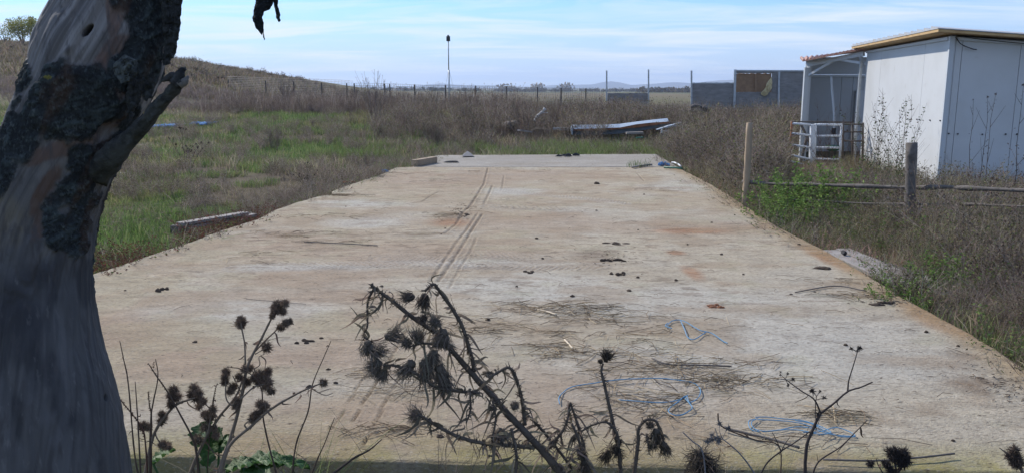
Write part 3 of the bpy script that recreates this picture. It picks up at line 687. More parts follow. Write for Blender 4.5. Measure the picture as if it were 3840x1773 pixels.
for px in (855, 995, 1100, 1205, 1300):
    py_ = np.interp(px, [640, 853, 1280], [281, 288, 301]) + 12; p = py_at(px, py_, float(np.interp(px, [853, 1060, 1280, 1328], [49.5, 48, 46, 45.5])))
    mb = MB(); mb.tube([p - o, Vector((p.x + .02, p.y, p.z - 1.6)) - o], .035, 6); mb.build('post', M['fpost'], t, True)

# ------------------------------------------------------------------ tall mast with a box on top
PY_ = 44.0
b = py_at(1684, 345, PY_); b.z = gz(b.x, b.y)
ms = empty('mast', tuple(b), 'tall thin mast with a small dark box on top, held by guy wires', 'mast')
tp = py_at(1681, 150, PY_) - b
mb = MB(); mb.tube([Vector((0, 0, -.1)), tp * .55 + Vector((.01, 0, 0))], .04, 8); mb.tube([tp * .55, tp], .027, 8); mb.build('pole', M['steel'], ms, True)
mb = MB(); mb.box(tp + Vector((0, 0, .05)), .20, .16, .26, taper=.92); mb.tube([tp + Vector((0, 0, .18)), tp + Vector((0, 0, .24))], .05, 8); bevel(mb.build('lamp_box', M['dark'], ms), .02)
for px, py_ in ((1655, 318), (1718, 318)):
    e = py_at(px, 345, PY_) - b; e.z = -.05; mb = MB(); mb.tube([py_at(1683, 260, PY_) - b, e], .006, 4); mb.build('guy_wire', M['steel'], ms)

# ------------------------------------------------------------------ wooden rail fence on the right
wf = empty('rail_fence', (3.45, 11.5, gz(3.45, 11.5)), 'low rail fence of a pale peeled post, a dark leaning post and rough rails', 'fence'); o = Vector(wf.location)
def rough_log(a, b, r0, r1, n=16, wob=.02, sides=9):
    a, b = Vector(a), Vector(b); pts = []; 
    for i in range(n):
        u = i / (n - 1); s = math.sin(u * 7 + a.x) * wob + (random.random() - .5) * wob * .6
        pts.append(a.lerp(b, u) + Vector((s * .4, s * .5, s)))
    mb = MB(); mb.tube(pts, [r0 + (r1 - r0) * i / (n - 1) + random.uniform(-.003, .003) for i in range(n)], sides, jit=.10); return mb
P1 = py_at(*V(1885, 309), 11.5); Q1 = py_at(*V(1878, 515), 11.45)
mb = rough_log(P1 - o, Vector((Q1.x - .01, Q1.y, -.4)) - o, .043, .052, 14, .006, 12); po = mb.build('post', M['post'], wf, True); po['label'] = 'pale peeled round post'
P2 = py_at(*V(2293, 361), 9.4); Q2 = py_at(*V(2296, 480), 9.35)
mb = rough_log(P2 - o, Vector((Q2.x + .03, Q2.y, -.4)) - o, .058, .062, 10, .01, 12); po = mb.build('post', M['oldwood'], wf, True); po['label'] = 'dark weathered leaning post'
rl = [(V(1868, 457), 11.58), (V(1950, 463), 11.1), (V(2050, 465), 10.6), (V(2150, 468), 10.1), (V(2290, 472), 9.5), (V(2380, 471), 9.1), (V(2440, 474), 8.8), (V(2600, 480), 8.2), (V(2800, 486), 7.5)]
mb = MB(); pts = curve_pts([py_at(*a, Y) - o for a, Y in rl], 5); mb.tube(pts, [.024 + .005 * math.sin(i * .9) for i in range(len(pts))], 9, jit=.12); mb.build('rail', M['oldwood'], wf, True)
rl = [(V(1878, 496), 11.5), (V(1960, 500), 11.0), (V(2060, 506), 10.5), (V(2180, 512), 9.9), (V(2300, 514), 9.4), (V(2420, 514), 8.9), (V(2540, 518), 8.4), (V(2700, 524), 7.8)]
mb = MB(); pts = curve_pts([py_at(*a, Y) - o for a, Y in rl], 5); mb.tube(pts, [.014 + .004 * math.sin(i * .8) for i in range(len(pts))], 8, jit=.12); mb.build('rail', M['oldwood'], wf, True)

# ------------------------------------------------------------------ scrap beyond the slab
def z4(a, b): return (1900 + a / 3.481, 380 + b / 3.481)
def strip(mb, top, bot, Y, th, col=None, skew=0):
    """a plate between two outlines (same number of points), real thickness th"""
    n = len(top); A = [py_at(*z4(*p), Y) for p in top]; B = [py_at(*z4(*p), Y + skew) for p in bot]
    vs = A + B + [v + Vector((0, th, 0)) for v in A] + [v + Vector((0, th, 0)) for v in B]
    fs_ = []
    for i in range(n - 1):
        fs_ += [(i, n + i, n + i + 1, i + 1), (2 * n + i + 1, 3 * n + i + 1, 3 * n + i, 2 * n + i), (i + 1, 2 * n + i + 1, 2 * n + i, i), (n + i, 3 * n + i, 3 * n + i + 1, n + i + 1)]
    fs_ += [(0, 2 * n, 3 * n, n), (n - 1, 2 * n - 1, 4 * n - 1, 3 * n - 1)]
    mb.add(vs, fs_, col)
sp_ = empty('scrap_panel', tuple(py_at(*z4(860, 440), 26)), 'long bent pale blue sheet panel with rusty core lying in the weeds', 'panel'); o = Vector(sp_.location)
def under(mb, name, m, parent, o):
    mb.v = [tuple(Vector(v) - o) for v in mb.v]; return mb.build(name, M[m], parent)
T = [(855, 310), (1000, 309), (1240, 308), (1480, 298), (1700, 268), (1900, 244), (2098, 224)]; Bm = [(880, 368), (1000, 362), (1240, 355), (1480, 345), (1700, 302), (1900, 280), (2118, 268)]
Bb = [(866, 388), (1000, 388), (1240, 384), (1480, 366), (1700, 345), (1900, 318), (2125, 290)]; Dk = [(860, 438), (1000, 440), (1240, 438), (1480, 425), (1700, 395), (1900, 360), (2120, 318)]
mb = MB(); strip(mb, T, Bm, 26.25, .03, skew=-.25); under(mb, 'skin', 'bluemetal', sp_, o)
mb = MB(); strip(mb, Bm, Bb, 26.004, .5); under(mb, 'core', 'rust', sp_, o)
mb = MB(); strip(mb, Bb, Dk, 26.08, .6); under(mb, 'underside', 'darksteel', sp_, o)
mb = MB(); strip(mb, [(850, 318), (868, 370)], [(840, 385), (858, 446)], 25.97, .4); under(mb, 'end_cap', 'bluemetal', sp_, o)
mb = MB(); strip(mb, [(1960, 372), (2120, 322), (2288, 283)], [(1970, 378), (2130, 342), (2298, 318)], 25.6, .3); a = mb.build('sheet_offcut', M['bluemetal']); tagit(a, 'short pale blue sheet propped at the right end of the bent panel', 'sheet')
mb = MB(); strip(mb, [(600, 352), (720, 345), (850, 348)], [(610, 372), (720, 382), (846, 386)], 26.5, .2); tagit(mb.build('sheet_offcut', M['steel']), 'flat dull grey sheet left of the bent blue panel', 'sheet')
def bar(name, a, b, Y, wd, ht, m, label, cat, Y2=None):
    mb = MB(); mb.beam(py_at(*z4(*a), Y), py_at(*z4(*b), Y2 or Y), wd, ht); return tagit(mb.build(name, M[m]), label, cat)
bar('plank', (160, 380), (315, 402), 25.2, .16, .05, 'plank', 'pale short plank lying farthest left of the scrap', 'plank', 25.5)
bar('batten', (320, 382), (392, 352), 25.6, .06, .05, 'post', 'short raised batten beside the pale short plank', 'batten')
bar('batten', (392, 354), (575, 374), 25.6, .07, .04, 'post', 'long thin batten running toward the grey sheet', 'batten')
bar('plank', (1560, 418), (1780, 412), 25.3, .2, .06, 'plank', 'grey plank under the bent blue panel', 'plank')
bar('plank', (1690, 480), (1780, 472), 24.2, .10, .03, 'greenpl', 'small greenish board in the grass before the bent panel', 'board')
pts = [py_at(*z4(*p), 27) for p in ((500, 92), (478, 128), (455, 152), (420, 178), (385, 222), (360, 262))]
M['bleached'] = mat('bleached_wood', (.55, .53, .50), .8, noise=[((.35, .33, .3), 14, .5, .7, .7)])
mb = MB(); mb.tube(curve_pts(pts, 4), [.045 + .01 * math.sin(i) for i in range(21)][:len(curve_pts(pts, 4))], 7, jit=.15); mb.tube([pts[2], pts[2] + Vector((.22, 0, .0))], .012, 5)
tagit(mb.build('dead_branch', M['bleached'], None, True), 'bleached white branch sticking up out of the brown brush', 'branch')
def rock(name, c, r, label, cat, m='stone', sq=(1, 1, .6), group=None, seed=0):
    rs = random.Random(seed); mb = MB(); U, W = 12, 8; vs = []
    for j in range(1, W):
        for i in range(U):
            th = math.pi * j / W; ph = 2 * math.pi * i / U; k = r * (1 + rs.uniform(-.18, .18))
            vs.append((c[0] + k * sq[0] * math.sin(th) * math.cos(ph), c[1] + k * sq[1] * math.sin(th) * math.sin(ph), c[2] + k * sq[2] * math.cos(th)))
    vs += [(c[0], c[1], c[2] + r * sq[2]), (c[0], c[1], c[2] - r * sq[2])]; t_ = len(vs) - 2
    fs_ = [(j * U + i, (j + 1) * U + i, (j + 1) * U + (i + 1) % U, j * U + (i + 1) % U) for j in range(W - 2) for i in range(U)]
    fs_ += [(t_, i, (i + 1) % U) for i in range(U)] + [(t_ + 1, (W - 2) * U + (i + 1) % U, (W - 2) * U + i) for i in range(U)]
    mb.add(vs, fs_); return tagit(mb.build(name, M[m]), label, cat, group)
p = py_at(*z4(2100, 440), 24.8); rock('boulder', p, .16, 'rounded grey-brown stone below the short blue sheet', 'stone', 'stone', (1.5, 1, .9), seed=3)
p = py_at(*z4(2026, 396), 24.7); rock('white_scrap', p, .05, 'small white scrap beside the rounded stone', 'scrap', 'white', (.8, .6, 1.3), seed=5)
p0, p1 = py_at(*z4(-20, 318), 27), py_at(*z4(70, 308), 26.4)
mb = rough_log(p0, p1, .13, .12, 8, .01, 14); lg = mb.build('log', M['oldwood'], None, True); tagit(lg, 'short dark sawn log lying in grass at the left end of the scrap', 'log')
p = py_at(*z4(98, 285), 26.4); rock('wood_chunk', p, .11, 'tan lump of split wood beside the short log', 'wood', 'post', (1.2, .8, .8), seed=8)
# uprooted stump pile
st = empty('root_stump', tuple(py_at(*z3(130, 800), 29)), 'uprooted grey tree stump with twisted roots in front of the board fence', 'stump'); o = Vector(st.location)
mb = MB()
for k, pl in enumerate([[(70, 740), (100, 722), (140, 730), (175, 765), (195, 800)], [(60, 700), (100, 690), (140, 700), (180, 735), (230, 760)], [(90, 770), (110, 735), (150, 745), (165, 790)], [(150, 700), (190, 720), (215, 790)], [(50, 735), (90, 712), (130, 715), (170, 735), (200, 770), (250, 800)], [(120, 810), (180, 820), (240, 810), (300, 815)]]):
    pts = curve_pts([py_at(*z3(*q), 29 + .12 * (k % 3)) - o for q in pl], 4); mb.tube(pts, [.07 * (1 - .6 * i / len(pts)) for i in range(len(pts))], 7, jit=.25)
mb.build('roots', M['oldwood'], st, True)
rk = rock('root_ball', (.05, .3, .12), .26, None, None, 'stone', (1.1, .7, .9), seed=12); rk.parent = st
for k, (a, b, m, lb) in enumerate([((105, 843), (175, 850), 'post', 'reddish-brown plank topmost of the timber heap by the stump'), ((110, 862), (330, 858), 'plank', 'long pale grey plank across the timber heap by the stump'), ((120, 876), (270, 880), 'oldwood', 'dark plank at the bottom of the timber heap by the stump'), ((300, 885), (440, 900), 'plank', 'pale plank end jutting right from the timber heap'), ((630, 905), (665, 912), 'plank', 'small pale board lying in weeds midway to the gate')]):
    mb = MB(); mb.beam(py_at(*z3(*a), 26 + k * .13), py_at(*z3(*b), 26.3 + k * .13), .12, .05); tagit(mb.build('plank', M[m]), lb, 'plank')
mb = MB(); mb.beam(py_at(3045, 646, 17.6), py_at(3078, 690, 15.7), .16, .03); tagit(mb.build('metal_strip', M['trim']), 'white metal strip lying in weeds below the gates', 'metal strip')
mb = MB(); mb.beam(py_at(3090, 638, 18.0), py_at(3128, 640, 18.0), .3, .03); tagit(mb.build('metal_sheet', M['trim']), 'small white sheet on the ground right below the right gate', 'metal sheet')

# ------------------------------------------------------------------ things on and beside the slab
# concrete block
a, b = gp(*V(1046, 420), .0), gp(*V(1097, 411), .0)
d = (b - a); d.z = 0; ang = math.atan2(d.y, d.x); ln = d.length
mb = MB(); mb.box((a + b) / 2 + Vector((-.04, .10, .07)), ln, .14, .13, Matrix.Rotation(ang, 3, 'Z')); bevel(tagit(mb.build('timber_block', M['post']), 'short squared timber lying on the far left corner of the slab', 'timber'), .008)
# grey pyramid of folded sheet
mb = MB(); q = [gp(*V(1161, 397)), gp(*V(1192, 396)), gp(*V(1186, 390)), gp(*V(1166, 391))]; ap = py_at(*V(1176, 380), gp(*V(1176, 394)).y)
mb.add([tuple(p + Vector((0, 0, .03))) for p in q] + [tuple(ap)], [(0, 1, 4), (1, 2, 4), (2, 3, 4), (3, 0, 4), (3, 2, 1, 0)])
tagit(mb.build('folded_sheet', M['board']), 'small grey folded sheet standing like a tent on the far slab', 'folded sheet')
def clodmesh(mb, c, rx, ry, h, rs, n=10):
    vs = []; K = 4
    for k in range(K):
        f = 1 - k / K
        for i in range(n):
            a = 2 * math.pi * i / n; r = f ** .7 * (1 + rs.uniform(-.35, .35)); vs.append((c[0] + rx * r * math.cos(a), c[1] + ry * r * math.sin(a), c[2] + (h * (k / K) ** .6 + rs.uniform(-.15, .15) * h if k else -.004)))
    vs.append((c[0], c[1], c[2] + h)); fs_ = [(k * n + i, k * n + (i + 1) % n, (k + 1) * n + (i + 1) % n, (k + 1) * n + i) for k in range(K - 1) for i in range(n)] + [((K - 1) * n + i, (K - 1) * n + (i + 1) % n, len(vs) - 1) for i in range(n)] + [tuple(range(n))[::-1]]
    mb.add(vs, fs_)
def clod(name, vx, vy, rx, ry, h, label, cat, m='dung', group=None, parts=1, seed=1, z0=0.0):
    rs = random.Random(seed); mb = MB(); c = gp(*V(vx, vy), z0)
    for i in range(parts): clodmesh(mb, (c.x + (rs.uniform(-1, 1) * rx if parts > 1 else 0), c.y + (rs.uniform(-1, 1) * ry if parts > 1 else 0), z0 + .002), rx * (rs.uniform(.9, 2.2) / parts ** .85 if parts > 1 else 1), ry * (rs.uniform(.9, 2.0) / parts ** .85 if parts > 1 else 1), h * rs.uniform(.6, 1), rs)
    return tagit(mb.build(name, M[m]), label, cat, group)
clod('rag', 1424, 393, .26, .10, .07, 'dark crumpled rag on the far grey slab', 'rag', 'cloth', seed=2, parts=4, z0=.02)
clod('rag', 1139, 408, .17, .07, .04, 'dark flat scrap left of the folded sheet on the slab', 'rag', 'cloth', seed=4, z0=.02)
clod('dung_pat', 411, 730, .055, .06, .022, 'dark broken dung pile on the slab nearest the tree', 'dung', parts=7, seed=5)
clod('dung_pat', 767, 860, .06, .03, .014, 'curled dark dung pat with a twist of straw, front of slab', 'dung', parts=5, seed=6)
clod('dung_pat', 1501, 463, .06, .05, .05, 'round dark dung ball alone on the far right of slab', 'dung', seed=7)
clod('dung_pat', 1540, 655, .11, .05, .018, 'widest dark dung scatter in the middle right of the slab', 'dung', parts=12, seed=8)
clod('dung_pat', 1545, 612, .13, .07, .012, 'thin dung scatter behind the widest one', 'dung', parts=8, seed=9)
clod('dung_pat', 1552, 690, .06, .05, .02, 'dark clump of dung just in front of the widest scatter', 'dung', parts=6, seed=10)
clod('dung_pat', 1582, 731, .022,.02,.014, 'small flat dark dung piece below the scatters', 'dung', seed=11)
clod('dung_pat', 1328, 685, .05, .04, .012, 'small dark and tan dung bit mid slab', 'dung', parts=5, seed=12)
clod('dung_pat', 1160, 540, .10, .18, .015, 'brown crumbled dung along the long crack', 'dung', parts=12, seed=13)
clod('dung_pat', 1790, 770, .06, .04, .015, 'rust-brown dried pat near the right side', 'dung', 'rust', seed=15, parts=4)
clod('dung_pat', 2080, 676, .06, .05, .03, 'dark pointed clod beside the rusty right rim', 'dung', seed=16, parts=2)
clod('bark_piece', 2225, 765, .07, .04, .02, 'dark bark piece on the right rim of the slab', 'bark', seed=17, parts=3)
clod('bark_piece', 880, 460, .10, .10, .03, 'red-brown crumbs of clay at the far left rim', 'clay', 'rust', seed=18, parts=8)
rs = random.Random(21)
pe = [(315, 731), (491, 860), (808, 851), (826, 930), (845, 963), (1227, 804), (1106, 1098), (2127, 868), (2330, 835), (2410, 870), (2397, 1108), (1365, 650), (1605, 698), (1605, 578), (1700, 705), (1110, 590), (1120, 575), (870, 520), (1620, 490), (1500, 530), (1350, 600), (960, 720), (1730, 615), (1790, 560), (1815, 640), (2050, 735), (2280, 730), (1990, 740), (1870, 690), (2010, 615), (1300, 720), (1440, 745), (1480, 790)]
for i, (a, b) in enumerate(pe):
    s = rs.uniform(.010, .020); clod('pebble', a, b, s, s * .8, s * .9, 'small dark pebble or crumb lying alone on the pale slab', 'pebble', group='small dark crumbs scattered on the slab', seed=30 + i)
# crumbs and straw as uncounted litter
def straw_mass(name, label, spots, colr, rad=(.0012, .0022), ln=(.06, .28), zr=.015):
    mb = MB()
    for (vx, vy, rx, ry, n) in spots:
        c = gp(*V(vx, vy))
        for i in range(int(n * .62)):
            x0, y0 = c.x + random.gauss(0, rx * .75), c.y + random.gauss(0, ry * .8); a = random.gauss(0, .7) + (math.pi if random.random() < .5 else 0)
            if random.random() < .2: a = random.uniform(0, 6.3)
            l = random.uniform(*ln) * .5; z0 = .004 + abs(random.gauss(0, zr * .35)); cu = random.gauss(0, .25)
            pts = [(x0 - l * math.cos(a - cu), y0 - l * math.sin(a - cu), z0), (x0, y0, z0 + random.uniform(0, zr)), (x0 + l * math.cos(a + cu), y0 + l * math.sin(a + cu), z0)]
            f = random.uniform(.5, 1.2); mb.tube(pts, random.uniform(*rad), 3, tuple(k * f for k in random.choice(colr)), cap=False)
    o = mb.build(name, M['straw'], attr=True); return tagit(o, label, 'straw', kind='stuff')
SC_ = [(.36, .27, .16), (.28, .20, .12), (.15, .105, .065), (.48, .38, .24)]
straw_mass('straw', 'dry straw and stalk litter scattered over the concrete',
    [(1400, 775, .30, .12, 150), (1400, 885, .16, .10, 90), (1210, 830, .22, .10, 60), (1550, 800, .35, .14, 120), (1500, 860, .55, .28, 130), (1740, 940, .30, .16, 110), (1800, 960, .14, .08, 60), (1650, 920, .4, .2, 100),
     (1020, 990, .14, .10, 40), (980, 1085, .12, .06, 50), (2110, 1050, .10, .06, 60), (1950, 1100, .3, .1, 40), (1640, 1010, .3, .12, 60), (1560, 990, .25, .12, 50), (1300, 800, .3, .2, 40), (1600, 1040, .4, .15, 40), (1930, 970, .2, .12, 30),
     (870, 492, .22, .1, 90), (720, 590, .5, .2, 80), (1120, 545, .2, .3, 50), (840, 610, .3, .12, 25), (2180, 745, .22, .08, 70), (1100, 455, .5, .5, 30), (2120, 710, .25, .1, 25), (800, 545, .5, .2, 40), (1700, 480, .4, .5, 30), (940, 940, .12, .05, 30), (1000, 440, .4, .3, 40), (1300, 430, 1, .4, 40), (700, 650, .5, .3, 25)], SC_)
straw_mass('crumbs', 'crumbled brown dung and bark litter near the right rim', [(2490, 945, .16, .22, 90), (2540, 985, .16, .12, 80), (1545, 650, .22, .3, 90), (2225, 755, .15, .12, 80), (1160, 530, .16, .35, 90)], [(.12, .085, .06), (.09, .06, .045), (.17, .12, .08)], (.001, .003), (.008, .04), .004)
straw_mass('straw', 'sparse thin stalks strewn all over the slab', [(1500, 700, 1.6, 2.6, 130), (2050, 900, 1.3, 1.2, 110), (1200, 520, 2.2, 4, 140), (900, 800, 1.2, 1.0, 40)], [(.16, .11, .07), (.09, .06, .04), (.28, .2, .12)], (.0010, .0018), (.03, .16))
M['palestick'] = mat('pale_stick', (.60, .50, .36), .8)
def lay(name, pts, r, m, label, cat, z0=.012, n=6, jit=.0, wob=.0):
    q = [gp(*V(*p)) + Vector((0, 0, z0 + random.uniform(0, wob))) for p in pts]; mb = MB(); cp = curve_pts(q, 5) if len(q) > 2 else q
    mb.tube(cp, r, n, jit=jit); return tagit(mb.build(name, M[m], None, True), label, cat)
lay('stick', [(1352, 783), (1375, 787), (1400, 795)], .007, 'palestick', 'pale peeled stick lying on straw, mid slab', 'stick')
lay('stick', [(1420, 858), (1430, 868), (1441, 881)], .006, 'palestick', 'short forked pale stick pointing at the camera', 'stick')
lay('stick', [(1640, 905), (1680, 920), (1760, 922), (1840, 925)], .005, 'oldwood', 'long thin brown stem over the straw heap', 'stick')
lay('stick', [(620, 545 + 210), (700, 762), (770, 768)], .002, 'oldwood', 'thin brown stem lying in the left half', 'stick')
lay('stick', [(765, 611), (820, 613), (900, 617), (950, 620)], .005, 'oldwood', 'long crooked twig across the left of the slab', 'stick')
lay('stick', [(2000, 738), (2100, 722), (2180, 735)], .005, 'oldwood', 'thin twig pointing to the right rim', 'stick')
lay('stick', [(1680 + 140, 1083), (1850, 1092), (1935, 1112), (2010, 1135)], .006, 'oldwood', 'brown stem lying left below the blue twine bundle', 'stick', z0=.02)
lay('stick', [(2070, 1165), (2200, 1168), (2310, 1160), (2400, 1150)], .0045, 'oldwood', 'long dark stem lying along the near edge at lower right', 'stick', z0=.02)
# blue twine
def twine(label, loops, r=.0028):
    mb = MB()
    for pts in loops:
        q = curve_pts([gp(*V(*p)) + Vector((0, 0, .008 + random.uniform(0, .012))) for p in pts], 6); mb.tube(q, r, 6)
    tagit(mb.build('blue_twine', M['blue'], None, True), label, 'twine')
twine('long single strand of blue twine curling in an open loop', [[(1408, 1020), (1406, 1006), (1416, 990), (1440, 976), (1500, 968), (1560, 962), (1650, 958), (1700, 960), (1745, 966), (1762, 985), (1755, 1005), (1735, 1015), (1725, 1003), (1705, 1015), (1682, 1035), (1690, 1048), (1715, 1047), (1740, 1035), (1735, 1020), (1722, 1005)], [(1556, 1010), (1600, 1016), (1650, 1020), (1690, 1013), (1720, 1003), (1730, 1000)]])
twine('short tangle of blue twine farthest from the camera', [[(1678, 822), (1690, 810), (1710, 808), (1730, 818), (1760, 836), (1790, 842), (1818, 860), (1830, 868)], [(1712, 812), (1722, 835), (1730, 850), (1745, 858), (1765, 845), (1778, 838)], [(1680, 815), (1674, 824), (1690, 832)]], .0032)
twine('folded bundle of blue twine nearest the camera at right', [[(1900, 1058), (1884, 1066), (1886, 1080), (1905, 1088), (1950, 1086), (2000, 1078), (2040, 1085), (2080, 1098), (2120, 1102), (2152, 1104)], [(1900, 1056), (1930, 1052), (1970, 1060), (2020, 1066), (2060, 1078), (2090, 1096), (2060, 1100), (2030, 1094), (2000, 1084), (1960, 1088), (1920, 1090), (1896, 1080), (1890, 1068), (1905, 1058)],
       [(2020, 1092), (2060, 1090), (2100, 1082), (2130, 1088), (2150, 1100), (2110, 1098), (2080, 1090), (2040, 1072), (2000, 1066)], [(1905, 1062), (1960, 1066), (2010, 1072), (2050, 1082)]], .0024)
# planks left
pl = empty('plank_stack', tuple(gp(*V(470, 580), -.2)), 'two long weathered grey planks on blocks beside the left slab edge', 'planks'); o = Vector(pl.location)
def Z7p(x_, y_, z_): return gp(*Z7(x_, y_), z_)
for k, (a, b, dz) in enumerate((((170, 1052), (735, 958), .02), ((250, 1075), (800, 972), -.03))):
    mb = MB(); mb.beam(Z7p(*a, dz) - o, Z7p(*b, dz) - o, .13, .035); bevel(mb.build('board', M['plank'], pl), .005)
for a in ((190, 1100), (770, 990)):
    p = Z7p(*a, -.12) - o; mb = MB(); mb.box(p, .24, .12, .12); bevel(mb.build('block', M['oldwood'], pl), .008)
# planks right (stack of grey boards outside the right rim)
for k, (a, b, m, lb, wd) in enumerate([((2085, 632), (2260, 712), 'plank', 'grey board lying tight along the right slab rim', .16), ((2120, 628), (2300, 705), 'plank', 'second grey board, just outside the one on the rim', .15), ((2150, 640), (2330, 700), 'oldwood', 'dark rounded pole beside the grey boards at the right rim', .10), ((2280, 690), (2400, 745), 'plank', 'broad pale board end lying under weeds at the right rim', .24)]):
    mb = MB(); A, B = gp(*V(*a), -.03 - .01 * k), gp(*V(*b), -.05 - .012 * k); mb.beam(A, B, wd, .035); bevel(tagit(mb.build('board', M[m]), lb, 'board'), .004)
mb = MB(); A, B = gp(*V(2105, 634), .05), gp(*V(2118, 638), .05); mb.tube([gp(*V(2120, 633), .02), gp(*V(2126, 637), .0)], .022, 10); tagit(mb.build('rubber_ring', M['dark']), 'small black rubber piece on the boards at the rim', 'rubber')
# blue film in left grass
def film(name, cx_, cy_, rx, ry, label, z0=-.14, m='bluefilm', seed=3, h=.06):
    c = gp(*V(cx_, cy_), z0); c.z = gz(c.x, c.y); n, k = 40, 14; vs = []; rs = random.Random(seed)
    for j in range(k):
        for i in range(n):
            a = 2 * math.pi * i / n; r = j / (k - 1) * (1 + .35 * math.sin(a * 3 + seed) + .2 * math.sin(a * 7 + seed * 2))
            vs.append((c.x + rx * r * math.cos(a), c.y + ry * r * math.sin(a), c.z + .05 + h * float(fbm(np.array([c.x + r * math.cos(a) * 5]), np.array([r * math.sin(a) * 5]), seed, 3)[0]) + rs.uniform(-.006, .006) - (.05 if j == k - 1 else 0)))
    mb = MB(); mb.add(vs, [(j * n + i, (j + 1) * n + i, (j + 1) * n + (i + 1) % n, j * n + (i + 1) % n) for j in range(k - 1) for i in range(n)])
    o = mb.build(name, M[m], None, True); s = o.modifiers.new('sol', 'SOLIDIFY'); s.thickness = .003; tagit(o, label, 'plastic'); return o
film('plastic_film', 432, 342, .42, .9, 'larger blue plastic film flattened in the left grass', h=.14)
film('plastic_film', 515, 340, .38, .5, 'smaller blue plastic film in the grass, right of the larger one', seed=5, h=.14)
film('plastic_film', 296, 438, .2, .15, 'pale scrap of film in the grass beside the tree', m='white', seed=6)
film('plastic_film', 1668, 418, .10, .07, 'crumpled blue plastic at the far right corner of the slab', z0=0, seed=8, h=.12).location.z = .17
film('plastic_film', 968, 432, .06, .05, 'small bluish plastic scrap at the left rim', z0=0, seed=9, h=.04).location.z = .17
mb = MB(); q = [gp(*V(*p)) + Vector((0, 0, .06)) for p in ((1690, 416), (1698, 417), (1706, 421), (1712, 426))]; mb.tube(curve_pts(q, 4), .016, 8); tagit(mb.build('plastic_pipe', M['white'], None, True), 'short bent white plastic pipe by the blue plastic', 'pipe')
mb = MB(); q = [gp(*V(*p)) + Vector((0, 0, .03)) for p in ((1670, 425), (1700, 426), (1716, 428))]; mb.tube(q, .02, 6); tagit(mb.build('green_strip', M['greenpl'], None, True), 'thin green plastic strip in front of the blue plastic', 'strip')
lay('stick', [(1590, 425), (1625, 419), (1640, 418)], .02, 'plank', 'pale flat slat beside the tuft on the joint', 'slat', z0=.03)
# far structures on the plain
def farhut(px0, px1, top, bot, Y, name, label, m):
    a, b = py_at(px0, top, Y), py_at(px1, bot, Y); t = empty(name, ((a.x + b.x) / 2, Y, b.z), label, 'barn'); wd = b.x - a.x; h = a.z - b.z
    mb = MB(); mb.box((0, 0, h * .3), wd, wd * .4, h * .6 + .01); mb.build('wall', M['white_metal'], t)
    mb = MB(); hw = wd * .52; mb.add([(-hw, -wd * .24, h * .6), (hw, -wd * .24, h * .6), (hw, wd * .24, h * .6), (-hw, wd * .24, h * .6), (-hw, 0, h), (hw, 0, h)], [(0, 1, 5, 4), (2, 3, 4, 5), (0, 4, 3), (1, 2, 5), (3, 2, 1, 0)]); mb.build('roof', M[m], t)
farhut(1488, 1548, 332, 339, 600, 'barn', 'far white barn with a red roof beyond the fence', 'redthing')
farhut(1400, 1450, 333, 338, 640, 'barn', 'far pale long barn left of the red-roofed one', 'roofpale')

# ------------------------------------------------------------------ the dead tree
TD = 1.7
RPT = [(-420, 690), (-200, 665), (0, 640), (114, 632), (227, 608), (300, 585), (328, 574), (380, 545), (417, 514), (447, 500), (484, 487), (530, 470), (589, 445), (633, 415), (666, 400), (745, 373), (822, 355), (886, 345), (953, 338), (1054, 336), (1202, 356), (1343, 385), (1434, 414), (1530, 434), (1655, 452), (1773, 470), (2050, 505), (2400, 570), (2700, 640)]
LPT = [(-420, 420), (-200, 320), (0, 225), (114, 172), (227, 122), (341, 98), (454, 40), (530, 10), (610, -15), (666, -45), (761, -75), (822, -90), (953, -105), (1054, -110), (1202, -118), (1434, -130), (1773, -160), (2050, -190), (2400, -250), (2700, -330)]
nV, nU = 720, 560
yy = np.linspace(-420, 2700, nV); xr_ = np.interp(yy, *zip(*RPT)); xl_ = np.interp(yy, *zip(*LPT)); tr_, tl_ = xr_.copy(), xl_.copy(); tr_ -= 14; tl_ += 10
kk = np.ones(19) / 19
def spine_of(xl_, xr_):
    cen = np.array([P((a + b) / 2, c, TD)[:] for a, b, c in zip(xl_, xr_, yy)]); rad = (xr_ - xl_) / 2 / F_PX * TD
    tan_ = np.gradient(cen, axis=0); tan_ = np.stack([np.convolve(np.pad(tan_[:, k], 20, 'edge'), np.ones(41) / 41, 'valid') for k in range(3)], -1); tan_ /= np.linalg.norm(tan_, axis=1)[:, None]; return cen, rad, tan_
xl_, xr_ = tl_.copy(), tr_.copy()
for it in range(4):       # fit the tilted tube so that its outline falls on the traced one
    xl_, xr_ = [np.convolve(np.pad(k, 9, 'edge'), kk, 'valid') for k in (xl_, xr_)]
    cen, rad, tan_ = spine_of(xl_, xr_); sv = np.cross(tan_, np.array(FW)); sv /= np.linalg.norm(sv, axis=1)[:, None]; sv *= np.sign(sv[:, :1])
    for sg, tgt in ((1, tr_), (-1, tl_)):
        q = cen + sg * rad[:, None] * sv - np.array([0, 0, CAM_H]); d_ = q @ np.array(FW); ax = CX + F_PX * q[:, 0] / d_; ay = CY - F_PX * (q @ np.array(UP)) / d_
        o_ = np.argsort(ay); cur = np.interp(yy, ay[o_], ax[o_]); e_ = np.clip(tgt - cur, -70, 70) * .8; e_ = np.convolve(np.pad(e_, 30, 'edge'), np.ones(61) / 61, 'valid'); e_ = np.convolve(np.pad(e_, 20, 'edge'), np.ones(41) / 41, 'valid')
        if sg > 0: xr_ = xr_ + e_
        else: xl_ = xl_ + e_
cen, rad, tan_ = spine_of(xl_, xr_)
TB = [Vector(cen[-1])]
th = np.linspace(0, 2 * np.pi, nU, endpoint=False)
